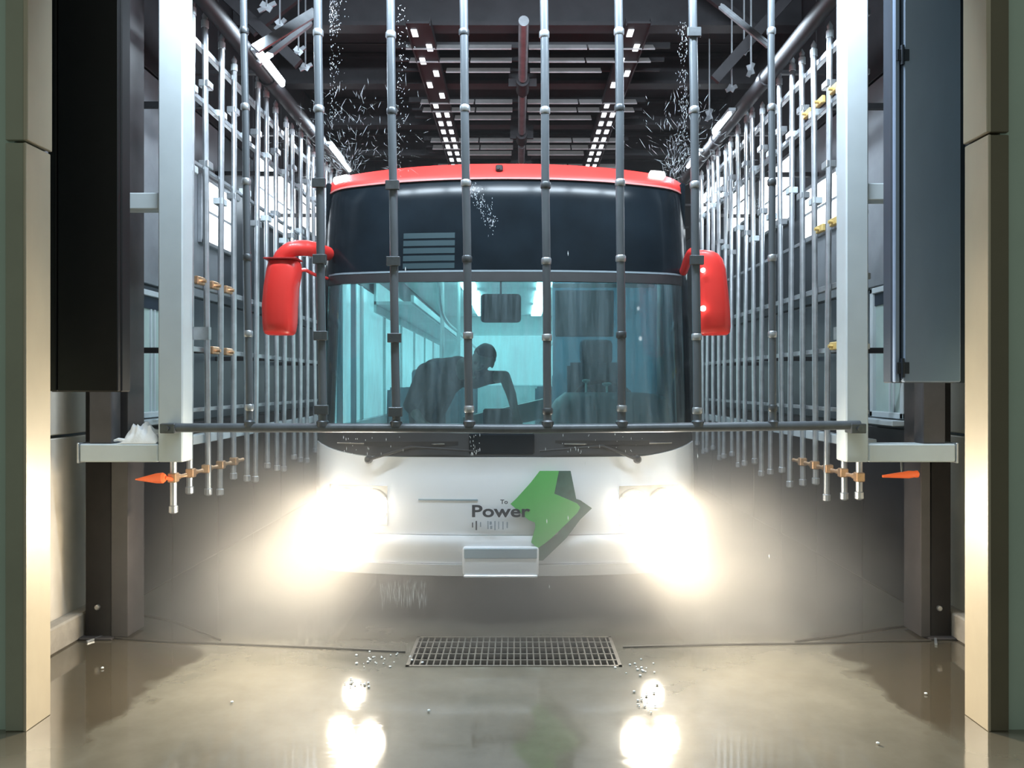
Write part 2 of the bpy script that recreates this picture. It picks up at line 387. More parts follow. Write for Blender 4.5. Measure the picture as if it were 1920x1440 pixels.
# roof sheets between the purlins
for k in range(9):
    y0 = 3.9 + k * 1.25
    bm = BM(); box(bm, -2.85, 2.85, y0 + 0.02, y0 + 1.23, 5.56, 5.60, 0.005); part('roof_sheet', bm, M_ceil, ce)
for k, yy in enumerate((4.9, 6.3, 7.72, 9.2, 10.65, 12.05, 13.4)):
    bm = BM()
    box(bm, -2.85, 2.85, yy - 0.09, yy + 0.09, 5.50, 5.54); box(bm, -2.85, 2.85, yy - 0.012, yy + 0.012, 5.22, 5.50); box(bm, -2.85, 2.85, yy - 0.09, yy + 0.09, 5.18, 5.22)
    part('roof_beam', bm, M_beam, ce)

# louvre slats in the roof, in threes
for g, yy in enumerate((7.99, 8.31, 8.58, 9.53, 9.81, 10.10, 11.03, 11.36, 11.65, 12.34, 12.62, 12.90)):
    bits = [(-1.15, -0.52), (-0.50, -0.06), (0.12, 0.72), (0.74, 1.42)] if g % 3 != 2 else [(-0.78, -0.08), (0.14, 0.92)]
    rt = root('roof_louvre', (0, yy, 5.10), 'grey roof louvre slat under the dark ceiling, row %s from the entrance' % ('first second third fourth fifth sixth seventh eighth ninth tenth eleventh twelfth'.split()[g]), 'louvre', 'roof louvres over the bus')
    for a, b in bits:
        bm = BM(); k = 0.8 + yy / 40
        obox(bm, (a * k, yy, 5.12), (b * k, yy, 5.12), 0.16, 0.012, up=(0, -0.6, 0.8))
        part('slat', bm, M_slatglow, rt)
    bm = BM(); box(bm, -1.35, 1.6, yy + 0.06, yy + 0.09, 5.14, 5.20); part('carrier_bar', bm, M_beam, rt)

# centre pipe under the roof, in lengths
pr = root('roof_pipe', (0.05, 7.0, 5.0), 'grey pipe running lengthwise under the dark roof, above the bus', 'pipe')
for y0, y1 in ((7.2, 8.55), (9.0, 10.35), (10.95, 11.75), (12.1, 13.6)):
    bm = BM(); tube(bm, [(0.06, y0, 5.02), (0.06, y1, 5.02)], 0.05, 14); part('pipe_length', bm, M_galv, pr)
for yy in (8.75, 10.6, 11.95):
    bm = BM(); tube(bm, [(0.06, yy - 0.16, 5.02), (0.06, yy + 0.16, 5.02)], 0.075, 12); box(bm, -0.10, 0.22, yy - 0.02, yy + 0.02, 5.0, 5.5); part('pipe_hanger', bm, M_beam, pr)

# perforated cable trays with lit openings
for xx, lab in ((-0.96, 'perforated cable tray with light dots, left of the roof pipe'), (1.17, 'perforated cable tray with light dots, right of the roof pipe')):
    rt = root('cable_tray', (xx, 7.5, 5.1), lab, 'cable tray', 'cable trays under the roof')
    bm = BM(); box(bm, xx - 0.12, xx + 0.12, 7.4, 14.4, 5.09, 5.11); box(bm, xx - 0.125, xx - 0.115, 7.4, 14.4, 5.07, 5.15); box(bm, xx + 0.115, xx + 0.125, 7.4, 14.4, 5.07, 5.15)
    part('tray', bm, M_beam, rt)
    for k in range(21):
        yy = 7.6 + k * 0.33
        for q, dx in enumerate((-0.055, 0.055)):
            if yy < 9.8 and (k + q) % 2: continue
            bm = BM(); box(bm, xx + dx - 0.028, xx + dx + 0.028, yy - 0.075, yy + 0.075, 5.084, 5.089); part('light_opening', bm, M_tube, rt)

# big round duct along each side, and tube lamps on it
for s, lab in ((-1, 'dark grey round duct along the left wall top above the spray pipes'), (1, 'dark grey round duct along the right wall top above the spray pipes')):
    rt = root('duct', (s * 2.10, 5, 4.2), lab, 'duct')
    for k in range(6):
        y0 = 4.92 + 1.6 * k
        bm = BM(); tube(bm, [(s * 2.10, y0, 4.20), (s * 2.10, y0 + 1.56, 4.20)], 0.062, 16); part('duct_length', bm, M_duct, rt)
        bm = BM(); tube(bm, [(s * 2.10, y0 + 1.54, 4.20), (s * 2.10, y0 + 1.62, 4.20)], 0.075, 16); box(bm, s * 2.10, s * (WX - 0.003), y0 + 1.56, y0 + 1.60, 4.235, 4.265); part('duct_collar', bm, M_beam, rt)
tubes = [(1, 7.2, 7.75, 'right duct, nearest the entrance'), (1, 8.45, 8.95, 'right duct, second from the entrance'), (1, 9.8, 10.6, 'right duct, deepest in the tunnel'), (-1, 8.2, 9.1, 'left duct, beside the bus roof'), (-1, 5.9, 6.5, 'left duct, nearest the entrance')]
for s, y0, y1, wh in tubes:
    rt = root('tube_lamp', (s * 1.98, y0, 4.1), 'lit white tube lamp fixed beside the ' + wh, 'lamp', 'tube lamps along the ducts')
    bm = BM(); tube(bm, [(s * 1.985, y0, 4.15), (s * 1.985, y1, 4.15)], 0.022, 10); part('tube', bm, M_tube, rt)
    bm = BM(); box(bm, s * 1.97, s * 2.04, y0 - 0.03, y1 + 0.03, 4.165, 4.20, 0.005); part('batten', bm, M_galv, rt)

# lamp over the entrance, above the frame
rt = root('entrance_lamp', (0, 4.08, 4.5), 'long white tube lamp hung across the tunnel above the entrance', 'lamp')
bm = BM(); obox(bm, (-1.85, 4.02, 4.60), (1.85, 4.02, 4.60), 0.012, 0.26, up=(0, -0.25, 1)); obox(bm, (-1.85, 4.09, 4.73), (1.85, 4.09, 4.73), 0.16, 0.012, up=(0, -0.3, 1)); part('added_shield', bm, M_whitepost, rt)  # unseen shield added to block lamp light towards the entrance
bm = BM(); tube(bm, [(-1.78, 4.085, 4.655), (1.78, 4.085, 4.655)], 0.018, 10); part('tube', bm, M_tube, rt)
for xx in (-1.5, 1.5):
    bm = BM(); box(bm, xx - 0.01, xx + 0.01, 4.08, 4.10, 4.73, 5.58); part('hanger_rod', bm, M_galv, rt)

# steel braces in the upper corners
braces = [((478, 92), (592, 22), 5.6, 0.075, 'upper'), ((484, 118), (582, 42), 6.0, 0.04, 'lower')]
for (a, b, Y, w, k) in braces:
    bm = BM(); obox(bm, at(*a, Y), at(*b, Y + 0.3), w, 0.02, up=(0, 1, 0)); obox(bm, at(*a, Y) + Vector((0, .02, 0)), at(*b, Y + 0.3) + Vector((0, .02, 0)), 0.015, 0.05, up=(0, 1, 0))
    single('steel_brace', bm, M_galv, 'silver diagonal steel brace in the upper left roof corner, ' + k + ' of the two', 'brace')
bm = BM(); obox(bm, at(1352, 12, 6.0), at(1442, 86, 5.6), 0.045, 0.02, up=(0, 1, 0)); obox(bm, at(1352, 12, 6.02), at(1442, 86, 5.62), 0.012, 0.05, up=(0, 1, 0))
single('steel_brace', bm, M_galv, 'silver diagonal steel brace in the upper right roof corner', 'brace')
# roof bracing angles, dark
for a, b, Y in (((400, -30), (560, 120), 6.6), ((600, -40), (470, 60), 7.2), ((1500, -30), (1340, 150), 6.8), ((1290, -40), (1420, 60), 7.4)):
    bm = BM(); obox(bm, at(*a, Y), at(*b, Y), 0.09, 0.05, up=(0, 1, 0)); struct('trim_roof_brace', bm, M_beam)
# small bright bracket plates in the upper corners
for i, (x, y, Y, w, h, side) in enumerate(((500, 12, 6.4, .14, .08, 'left'), (525, 45, 6.6, .08, .10, 'left'), (560, 95, 6.9, .10, .08, 'left'), (573, 125, 7.2, .11, .06, 'left'), (1372, 165, 7.0, .10, .05, 'right'), (1408, 130, 6.6, .05, .12, 'right'), (1395, 95, 6.8, .12, .05, 'right'), (1330, 215, 8.0, .06, .13, 'right'))):
    c = at(x, y, Y); bm = BM()
    obox(bm, c + Vector((-w / 2, 0, -h / 2)), c + Vector((w / 2, 0.02, h / 2)), 0.035, 0.015, up=(0, 1, 0)); obox(bm, c + Vector((-w / 3, 0, h / 3)), c + Vector((w / 4, 0.01, -h / 3)), 0.05, 0.01, up=(0, 1, 0))
    obox(bm, c, c + Vector((0, 0, 5.56 - c.z)), 0.012, 0.012)
    single('hanger_plate', bm, M_galv, 'bent plate under the roof, upper %s corner, %s of four' % (side, ('topmost', 'second from the top', 'third from the top', 'lowest', 'third from the top', 'second from the top', 'topmost', 'lowest')[i]), 'bracket', 'hanger plates, upper %s corner' % side)

# ------------------------------------------------------------------ lit windows in the side walls
def wall_window(n, s, o0, o1, yt, yb):
    Y0 = WX * F / o0; Y1 = WX * F / o1; Ym = (Y0 + Y1) / 2
    z0, z1 = pz(yb, Ym), pz(yt, Ym); x = s * WX
    bm = BM()
    f = 0.035
    for a in ((Y0, Y0 + f, z0, z1), (Y1 - f, Y1, z0, z1), (Y0, Y1, z0, z0 + f), (Y0, Y1, z1 - f, z1)):
        box(bm, x - s * 0.04, x, a[0], a[1], a[2], a[3], 0.004)
    w = struct('window_%d' % n, bm, M_galv)
    bm = BM(); box(bm, x - s * 0.018, x - s * 0.006, Y0 + 0.01, Y1 - 0.01, z0 + 0.01, z1 - 0.01); part('pane', bm, M_winlit, w)
    zm = (z0 + z1) / 2
    bm = BM(); box(bm, x - s * 0.032, x - s * 0.018, Y0, Y1, zm - 0.012, zm + 0.012); part('glazing_bar', bm, M_galv, w)
n = 1
for o0, o1, yt, yb in ((600, 540, 345, 468), (494, 420, 318, 436), (411, 368, 348, 442)):
    wall_window(n, -1, o0, o1, yt, yb); n += 1
for o0, o1, yt, yb in ((612, 540, 335, 440), (522, 458, 310, 430), (442, 400, 338, 425), (392, 336, 352, 396)):
    wall_window(n, 1, o0, o1, yt, yb); n += 1

# inner side doors / windows with a pale pane, between the cabinets and the frame posts
def side_door(n, s, o0, o1, zt, zb):
    Y0 = WX * F / o0; Y1 = WX * F / o1; x = s * WX; f = 0.045
    bm = BM()
    for a in ((Y0, Y0 + f, zb, zt), (Y1 - f, Y1, zb, zt), (Y0, Y1, zb, zb + f), (Y0, Y1, zt - f, zt)):
        box(bm, x - s * 0.05, x, *a, 0.005)
    w = struct('window_%d' % n, bm, M_whitepost)
    bm = BM(); box(bm, x - s * 0.02, x - s * 0.008, Y0 + 0.02, Y1 - 0.02, zb + 0.02, zt - 0.10); part('pane', bm, M_frost, w)
    bm = BM(); box(bm, x - s * 0.03, x - s * 0.012, Y0 + 0.02, Y1 - 0.02, zt - 0.14, zt - 0.03); part('blind_box', bm, M_bluedark, w)
    for k in (0.3, 0.36):
        bm = BM(); box(bm, x - s * 0.032, x - s * 0.02, Y1 - k, Y1 - k + 0.018, zb + 0.03, zt - 0.14); part('glazing_bar', bm, M_whitepost, w)
    bm = BM(); box(bm, x - s * 0.14, x, Y0 - 0.03, Y1 + 0.03, zb - 0.05, zb - 0.01, 0.005); part('sill', bm, M_whitepost, w)
side_door(n, -1, 724, 655, 2.34, 1.36); n += 1
side_door(n, 1, 735, 672, 2.38, 1.36)

# ------------------------------------------------------------------ hanging cabinets beside the entrance
def cabinet(loc_x0, loc_x1, zb, m_body, m_edge, label, black):
    y0, y1 = 4.0, 4.12
    rt = root('tall_cabinet', ((loc_x0 + loc_x1) / 2, y0, zb), label, 'cabinet')
    bm = BM(); box(bm, loc_x0, loc_x1, y0 + 0.03, y1, zb, 5.0, 0.006); part('body', bm, m_edge, rt)
    xs = sorted((loc_x0, loc_x1))
    if black:
        xa = xs[0] + (xs[1] - xs[0]) * 0.14
        bm = BM(); box(bm, xs[0] + 0.004, xa - 0.004, y0, y0 + 0.03, zb + 0.004, 4.99, 0.004); part('side_leaf', bm, m_body, rt)
        bm = BM(); box(bm, xa + 0.002, xs[1] - 0.006, y0, y0 + 0.03, zb + 0.004, 4.99, 0.004); part('door', bm, m_body, rt)
    else:
        xa = px(1690, y0); xe = px(1800, y0)
        bm = BM(); box(bm, xs[0] + 0.006, xa - 0.008, y0, y0 + 0.03, zb + 0.004, 4.99, 0.004); part('side_leaf', bm, m_body, rt)
        bm = BM(); box(bm, xa + 0.010, xe, y0 - 0.01, y0 + 0.03, zb + 0.004, 4.99, 0.006); d = part('door', bm, m_body, rt)
        for yy in (105, 690):
            z = pz(yy, y0); bm = BM()
            lathe(bm, (xa, y0 - 0.012, z - 0.05), [(0, 0.010), (0.1, 0.010)]); box(bm, xa - 0.03, xa + 0.035, y0 - 0.016, y0 - 0.008, z - 0.03, z + 0.03, 0.002)
            part('hinge', bm, M_bluedark, d)
        bm = BM(); box(bm, xe + 0.002, xs[1], y0 + 0.02, y1 - 0.02, zb, 5.0); part('side_strip', bm, M_bluedark, rt)
    bm = BM(); box(bm, loc_x0 + 0.05, loc_x1 - 0.05, y0 + 0.04, y1 - 0.02, 5.0, 5.58); part('roof_hanger', bm, M_beam, rt)
cabinet(px(88, 4.0), px(223, 4.0), pz(735, 4.0), M_black, M_black, 'tall shaded black cabinet hanging inside the entrance, beside the white frame post', True)
cabinet(px(1676, 4.0), px(1814, 4.0), pz(718, 4.0), M_blue, M_blueshade, 'tall blue-grey steel cabinet with hinged door hanging inside the entrance', False)

# ------------------------------------------------------------------ columns that carry the wash frame
def column(s, x0, x1, face0, label, bolts):
    Y = 4.90
    rt = root('steel_column', ((x0 + x1) / 2, Y, 0), label, 'column')
    bm = BM()
    box(bm, x0, x1, Y, Y + 0.02, 0.012, 4.6, 0.003); box(bm, x0, x1, Y + 0.20, Y + 0.22, 0.012, 4.6, 0.003); box(bm, (x0 + x1) / 2 - 0.012, (x0 + x1) / 2 + 0.012, Y + 0.02, Y + 0.20, 0.012, 4.6)
    part('i_beam', bm, M_column, rt)
    bm = BM(); box(bm, face0, face0 - s * (0.105 if s < 0 else 0.06), Y - 0.015, Y + 0.20, 0.012, 4.6, 0.003); part('guide_rail', bm, M_colgrey, rt)
    bm = BM(); box(bm, min(x0, x1) - 0.03, max(x0, x1) + 0.03, Y - 0.05, Y + 0.27, 0.0, 0.014, 0.003); part('base_plate', bm, M_colgrey, rt)
    for bx, by in bolts:
        c = at(bx, by, Y); bm = BM(); lathe(bm, (c.x, Y + 0.004, c.z), [(0, 0.017), (0.02, 0.017), (0.026, 0.010)], (0, -1, 0), 8); part('bolt', bm, M_bolt, rt)
    return rt
column(-1, px(160, 4.9), px(208, 4.9), px(211, 4.9), 'dark steel column under the black cabinet carrying the white frame foot', ((184, 1138), (182, 822)))
column(1, px(1746, 4.9), px(1783, 4.9), px(1742, 4.9), 'dark steel column under the blue-grey cabinet carrying the white frame foot', ((1760, 1140), (1757, 812)))

# ------------------------------------------------------------------ white wash frame
GY = 4.74
gf = root('wash_frame', (0, GY, 1.14), 'white square-tube wash frame with two posts and outward feet standing before the bus', 'frame')
for s, xi, xo, xf in ((-1, px(345, GY), px(299, GY), px(152, GY)), (1, px(1584, GY), px(1626, GY), px(1789, GY))):
    a, b = sorted((xi, xo))
    bm = BM(); box(bm, a, b, GY - 0.02, GY + 0.13, pz(866, GY), 4.35, 0.008); part('post', bm, M_whitepost, gf)
    a, b = sorted((xo + s * 0.001, xf))
    bm = BM(); box(bm, a, b, GY - 0.02, GY + 0.13, pz(866, GY), pz(832, GY), 0.008); ft = part('foot', bm, M_whitepost, gf)
    bm = BM(); box(bm, xf, xf + s * 0.014, GY - 0.024, GY + 0.134, pz(868, GY), pz(830, GY), 0.003); part('end_cap', bm, M_galv, ft)
    a, b = sorted((xo + s * 0.001, s * 2.56))
    bm = BM(); box(bm, a, b, GY, GY + 0.11, pz(392 if s < 0 else 375, GY), pz(361 if s < 0 else 343, GY), 0.006); part('cross_piece', bm, M_whitepost, gf)
    a, b = sorted((s * 2.50, s * 2.64))
    bm = BM(); box(bm, a, b, GY, GY + 0.11, pz(832, GY), 4.35, 0.006); part('rear_post', bm, M_colgrey, gf)
    bm = BM(); box(bm, xi - s * 0.10 if s < 0 else xi, xi if s < 0 else xi + 0.10, GY + 0.13, GY + 0.17, 1.9, 1.98)
    part('carriage_block', bm, M_galv, gf)
bm = BM(); box(bm, px(299, GY), px(1626, GY), GY - 0.02, GY + 0.13, 4.35, 4.50, 0.008); part('top_beam', bm, M_whitepost, gf)

# hanging pipe curtain on the frame
BYY = 4.655
bar_z = pz(803, BYY)
pc = root('pipe_curtain', (0, BYY, bar_z), 'grey cross bar with eight hanging spray pipes fixed across the white frame', 'spray pipe curtain')
bm = BM(); tube(bm, curve_pts([(px(304, BYY), BYY, pz(802, BYY)), (px(800, BYY), BYY, pz(802.5, BYY)), (px(970, BYY), BYY, pz(804, BYY)), (px(1300, BYY), BYY, pz(801, BYY)), (px(1612, BYY), BYY, pz(797, BYY))], 6), 0.028, 14)
cb = part('cross_bar', bm, M_pipe, pc)
for xx in (318, 1606):
    bm = BM(); box(bm, px(xx - 14, BYY), px(xx + 14, BYY), BYY - 0.035, GY - 0.02, pz(812, BYY), pz(794, BYY), 0.004); lathe(bm, (px(xx, BYY), BYY - 0.03, pz(803, BYY)), [(0, 0.014), (0.02, 0.014)], (0, -1, 0), 8); part('bar_clamp', bm, M_clamp, cb)
pipes = [(457, 468), (596, 605), (732, 743), (869, 880), (1020, 1027), (1160, 1166), (1299, 1308), (1446, 1449)]
for i, (xt, xb) in enumerate(pipes):
    zt, zb = 4.37, bar_z + 0.02
    def xa(z):
        t = (z - zb) / (pz(0, BYY) - zb); return px(xb + (xt - xb) * t, BYY)
    r = 0.0255 if i not in (0, 7) else 0.021
    bm = BM(); zs = [zb + (zt - zb) * k / 8 for k in range(9)]
    tube(bm, [(xa(z) + 0.002 * math.sin(k * 1.7 + i), BYY, z) for k, z in enumerate(zs)], r, 14)
    p = part('hanging_pipe', bm, M_pipe, pc)
    bm = BM(); lathe(bm, (xa(zb), BYY, zb - 0.01), [(0, r + 0.012), (0.03, r + 0.012), (0.04, r + 0.002)]); part('foot_collar', bm, M_clamp, p)
    for k, y in enumerate((62, 205, 345, 487, 630, 768)):
        z = pz(y + (i * 13) % 9 - 4, BYY)
        big = (i in (1, 2) and k >= 2) or (i == 6 and k in (0, 3))
        bm = BM(); lathe(bm, (xa(z), BYY, z - 0.02), [(0, r + 0.002), (0.006, r + 0.006), (0.034, r + 0.006), (0.04, r + 0.002)])
        if big:
            box(bm, xa(z) - r - 0.016, xa(z) + r + 0.016, BYY - r - 0.012, BYY - r + 0.012, z - 0.028, z + 0.028, 0.003)
        part('joint_collar', bm, M_clamp if big or (k + i) % 3 == 0 else M_galv, p)
        if k in (1, 3):
            bm = BM(); lathe(bm, (xa(z), BYY + r * 0.6, z + 0.05), [(0, 0.009), (0.03, 0.009), (0.05, 0.004)], (0, 1, -0.3), 8); part('nozzle', bm, M_clamp, p)

# ------------------------------------------------------------------ rows of upright spray pipes along the side walls
RX = 2.20
PIPE_ME = {}
def rack(s, y_start, dy, count, label):
    rt = root('spray_rack', (s * RX, y_start, 0.9), label, 'spray rack')
    for k in range(count):
        y = y_start + dy * k
        jx = s * 0.012 * math.sin(k * 2.3); top = 4.10 + 0.05 * math.sin(k * 1.3 + s); bot = 0.86 + 0.05 * math.sin(k * 2.1 + s)
        key = (round(jx, 3), k % 3, s)
        bm = BM(); tube(bm, [(s * RX + jx, y, bot), (s * RX, y, 2.3), (s * RX - jx, y, top)], 0.021, 10)
        p = part('spray_pipe', bm, M_galv, rt)
        bm = BM(); lathe(bm, (s * RX - jx, y, top - 0.01), [(0, 0.026), (0.05, 0.026), (0.06, 0.018), (0.085, 0.021), (0.12, 0.002)], seg=10); part('pipe_cap', bm, M_whitepost, p)
        bm = BM(); lathe(bm, (s * RX + jx, y, bot - 0.03), [(0, 0.014), (0.01, 0.028), (0.05, 0.028), (0.055, 0.021)], seg=10); part('drain_plug', bm, M_galv, p)
        for z in (3.72 - 0.12 * (k % 2), 2.95 + 0.1 * (k % 3)):
            bm = BM(); box(bm, s * RX - s * 0.02, s * RX + s * 0.05, y - 0.02, y + 0.075, z, z + 0.05, 0.004); part('pipe_bracket', bm, M_whitepost if k % 2 else M_galv, p)
        if k < 5:
            zb = 1.02
            bm = BM(); lathe(bm, (s * RX, y, zb), [(0, 0.018), (0.05, 0.018), (0.06, 0.012), (0.10, 0.014)], (-s * 0.4, 0.9, 0.05), 10); box(bm, s * RX - 0.028, s * RX + 0.028, y - 0.028, y + 0.028, zb - 0.03, zb + 0.03, 0.006)
            part('valve', bm, M_brass, p)
    y_end = y_start + dy * (count - 1) + 0.2
    for z, r, m in ((1.44, 0.014, M_galv), (1.86, 0.018, M_galv), (2.31, 0.020, M_galv), (2.72 if s > 0 else 3.15, 0.013, M_galv), (3.62, 0.018, M_galv), (4.0, 0.020, M_galv)):
        bm = BM(); box(bm, s * (RX + 0.022), s * (RX + 0.022 + r * 2), y_start - 0.03, y_end, z - r, z + r, 0.003); part('rail', bm, m, rt)
    bm = BM(); box(bm, s * (RX + 0.022), s * (RX + 0.10), y_start - 0.03, y_end, 1.20, 1.265, 0.004); part('channel', bm, M_whitepost, rt)
    for yy in (y_start + 0.6, y_start + 2.4, y_start + 4.2):
        for z in (1.86, 3.62):
            bm = BM(); box(bm, s * (RX + 0.05), s * (WX - 0.002), yy - 0.02, yy + 0.02, z - 0.02, z + 0.02); part('wall_strut', bm, M_duct, rt)
    for z, ks in (((2.33, (1, 2, 3)), (1.86, (2, 3))) if s < 0 else ((3.66, (0, 1, 2, 3)), (2.74, (1, 2)), (1.88, (0, 1)))):
        for k in ks:
            y = y_start + dy * (k + 0.5)
            bm = BM(); box(bm, s * (RX + 0.01), s * (RX - 0.02), y - 0.06, y + 0.06, z - 0.025, z + 0.03, 0.006); tube(bm, [(s * (RX - 0.02), y, z), (s * (RX - 0.05), y, z)], 0.012, 8)
            part('yellow_fitting', bm, M_yellow if s > 0 else M_brass, rt)
    return rt
rack(-1, 4.92, 0.262, 18, 'row of upright galvanised spray pipes with rails along the left wall')
rack(1, 4.95, 0.246, 19, 'row of upright galvanised spray pipes with rails along the right wall')

# orange nozzles below the feet
bm = BM(); a, b = at(254, 899, 4.86), at(310, 896, 4.86)
tube(bm, [a, a.lerp(b, .35), a.lerp(b, .7), a.lerp(b, .92), b], [0.004, 0.018, 0.032, 0.034, 0.022], 12); tube(bm, [b, at(324, 899, 4.9)], 0.012, 8)
single('orange_nozzle', bm, M_orange, 'tapered orange nozzle pointing outward under the left white foot', 'nozzle')
rt = root('orange_marker', at(1690, 892, 4.86), 'small orange marker lamp with clear end under the right white foot', 'lamp')
bm = BM(); a, b = at(1655, 893, 4.86), at(1716, 889, 4.86)
tube(bm, [a, a.lerp(b, .4), a.lerp(b, .8), b], [0.008, 0.016, 0.024, 0.020], 12); part('body', bm, M_orange, rt)
bm = BM(); lathe(bm, b, [(0, 0.022), (0.015, 0.022), (0.024, 0.008)], (1, 0, 0.05), 12); part('end_lens', bm, M_orange, rt)
bm = BM(); tube(bm, [a.lerp(b, .6), a.lerp(b, .6) + Vector((0, 0.02, 0.16))], 0.007, 8); part('stem', bm, M_clamp, rt)

# crumpled white rag on the left foot
bm = BM(); c = at(258, 834, GY); zf = pz(832, GY)
nu, nv = 26, 12; grid = []
for j in range(nv):
    row = []
    for i in range(nu):
        u = i / (nu - 1) * 2 - 1; v = j / (nv - 1)
        h = 0.135 * max(0, 1 - abs(u - 0.1) ** 2.4) ** 0.8 * (math.sin(math.pi * min(1, v * 0.88 + 0.0)) ** 0.6) * (1 + 0.15 * math.sin(u * 8 + v * 9) + 0.12 * math.sin(u * 19 - v * 8))
        row.append(Vector((c.x + u * 0.115 + 0.012 * math.sin(v * 9), GY - 0.015 + v * 0.13, zf + 0.004 + max(0, h * 0.80))))
    grid.append(row)
sheet(bm, grid, lambda p: Vector((p.x, p.y, max(zf + 0.0005, p.z - 0.006))))
for ang, ln in ((0.3, 0.10), (2.8, 0.11), (0.9, 0.07)):
    q = c + Vector((0.07 * math.cos(ang), 0.03, 0.0)); q.z = zf + 0.012
    tube(bm, [q, q + Vector((math.cos(ang) * ln * .6, -0.01, 0.012)), q + Vector((math.cos(ang) * ln, 0.0, 0.002))], [0.014, 0.011, 0.006], 8)
single('white_rag', bm, M_cloth, 'crumpled white rag lying on the left white frame foot', 'rag', angle=60)

# ------------------------------------------------------------------ bus
X0, HW = -0.088, 1.352
YK = [(0.30, 5.20), (0.62, 5.19), (1.13, 5.20), (1.285, 5.25), (2.346, 5.38), (3.0, 5.50), (3.10, 5.54), (3.24, 5.66), (3.30, 5.9)]
def Yf(z):
    if z <= YK[0][0]: return YK[0][1]
    for (a, ya), (b, yb) in zip(YK, YK[1:]):
        if z <= b: return ya + (yb - ya) * (z - a) / (b - a)
    return YK[-1][1]
def bulge(u): return 0.20 * abs(u) ** 2.5 + 0.13 * max(0.0, (abs(u) - 0.86) / 0.14) ** 2
def FS(u, z, off=0.0): return Vector((X0 + u * HW, Yf(z) + bulge(u) + off, z))
def SX(x, z, off=0.0):
    u = (x - X0) / HW; return Vector((x, Yf(z) + bulge(u) + off, z))
def sp(xp, yp, off=0.0):
    """pixel -> point on the bus front"""
    Y = 5.3
    for _ in range(8):
        x, z = px(xp, Y), pz(yp, Y); Y = Yf(z) + bulge((x - X0) / HW) + off
    return Vector((px(xp, Y), Y, pz(yp, Y)))
def patch(u0, u1, zlo, zhi, nu=40, nv=6, off=0.0, thick=0.025, prof=None):
    bm = BM(); grid = []
    for j in range(nv + 1):
        row = []
        for i in range(nu + 1):
            u = u0 + (u1 - u0) * i / nu; t = j / nv
            z = zlo(u) + (zhi(u) - zlo(u)) * t
            row.append(FS(u, z, off + (prof(t, u) if prof else 0)))
        grid.append(row)
    return sheet(bm, grid, lambda p: p + Vector((0, thick, 0)))
K = lambda v: (lambda u: v)

bus = root('bus', (X0, 5.2, 0), 'white bus with red roof edge, lit headlights and green arrow sign, standing in the wash', 'bus')
cowl_lo = lambda u: 1.128 + 0.085 * max(0, (abs(u) - 0.68) / 0.32) ** 1.6
bm = patch(-1, 1, K(0.60), lambda u: cowl_lo(u) - 0.004, 48, 8, 0, 0.03, lambda t, u: -0.012 * math.sin(math.pi * t) - (0.02 if t > .86 else 0) * (t - .86) / .14); part('front_panel', bm, M_white, bus)
bm = patch(-1, 1, K(0.405), K(0.596), 48, 8, -0.035, 0.06, lambda t, u: 0.03 * (1 - t) ** 2 + 0.02 * max(0, (t - .8) / .2)); part('bumper', bm, M_white, bus)
bm = patch(-0.99, 0.99, K(0.318), K(0.400), 48, 4, -0.02, 0.05, lambda t, u: 0.025 * (1 - t)); part('bumper_lip', bm, M_white, bus)
a, b = sp(868, 1022), sp(1010, 1076)
bm = BM(); box(bm, a.x, b.x, 5.125, 5.20, b.z, a.z, 0.022, seg=3); ph = part('plate_holder', bm, M_white, bus)
bm = BM(); box(bm, a.x + 0.012, b.x - 0.012, 5.118, 5.135, a.z - 0.075, a.z - 0.006, 0.005); part('shade_lip', bm, M_partition, ph)
bm = BM(); box(bm, a.x + 0.01, b.x - 0.01, 5.112, 5.14, b.z - 0.004, b.z + 0.012, 0.004); part('lower_rim', bm, M_white, ph)
l0, l1 = sp(785, 936), sp(896, 936)
bm = BM(); sheet(bm, [[SX(l0.x + (l1.x - l0.x) * k / 8, z, -0.0165) for k in range(9)] for z in (l0.z - 0.0045, l0.z + 0.0045)], lambda p: p + Vector((0, 0.02, 0))); part('panel_seam', bm, M_partition, bus)
bm = patch(-1, 1, cowl_lo, K(1.283), 48, 5, -0.004, 0.03); cw = part('cowl', bm, M_blackpl, bus)
a, b = sp(880, 812), sp(1002, 852)
bm = BM(); box(bm, a.x, b.x, 5.195, 5.25, b.z, a.z, 0.01); part('cowl_vent', bm, M_blackgl, cw)
for u0, u1 in ((-0.86, -0.30), (0.30, 0.86)):
    bm = BM(); tube(bm, [FS(u0 + (u1 - u0) * k / 8, 1.21, -0.012) for k in range(9)], 0.006, 8); part('trim_strip', bm, M_chrome, cw)
# wipers
for (x0, y0), (x1, y1), (x2, y2) in (((690, 862), (770, 838), (892, 846)), ((1196, 862), (1130, 836), (1012, 846))):
    p0, p1, p2 = sp(x0, y0, -0.05), sp(x1, y1, -0.05), sp(x2, y2, -0.035)
    bm = BM(); tube(bm, [p0, p1, p2], [0.011, 0.009, 0.006], 8); lathe(bm, p0 + Vector((0, 0.06, 0)), [(0, 0.03), (0.05, 0.028), (0.075, 0.016)], (0, -1, 0), 12); wp = part('wiper', bm, M_blackpl, bus)
    bm = BM(); obox(bm, p1 + Vector((-0.32, 0.03, 0.02)), p1 + Vector((0.32, 0.03, 0.02)), 0.012, 0.03); part('wiper_blade', bm, M_rubber, wp)
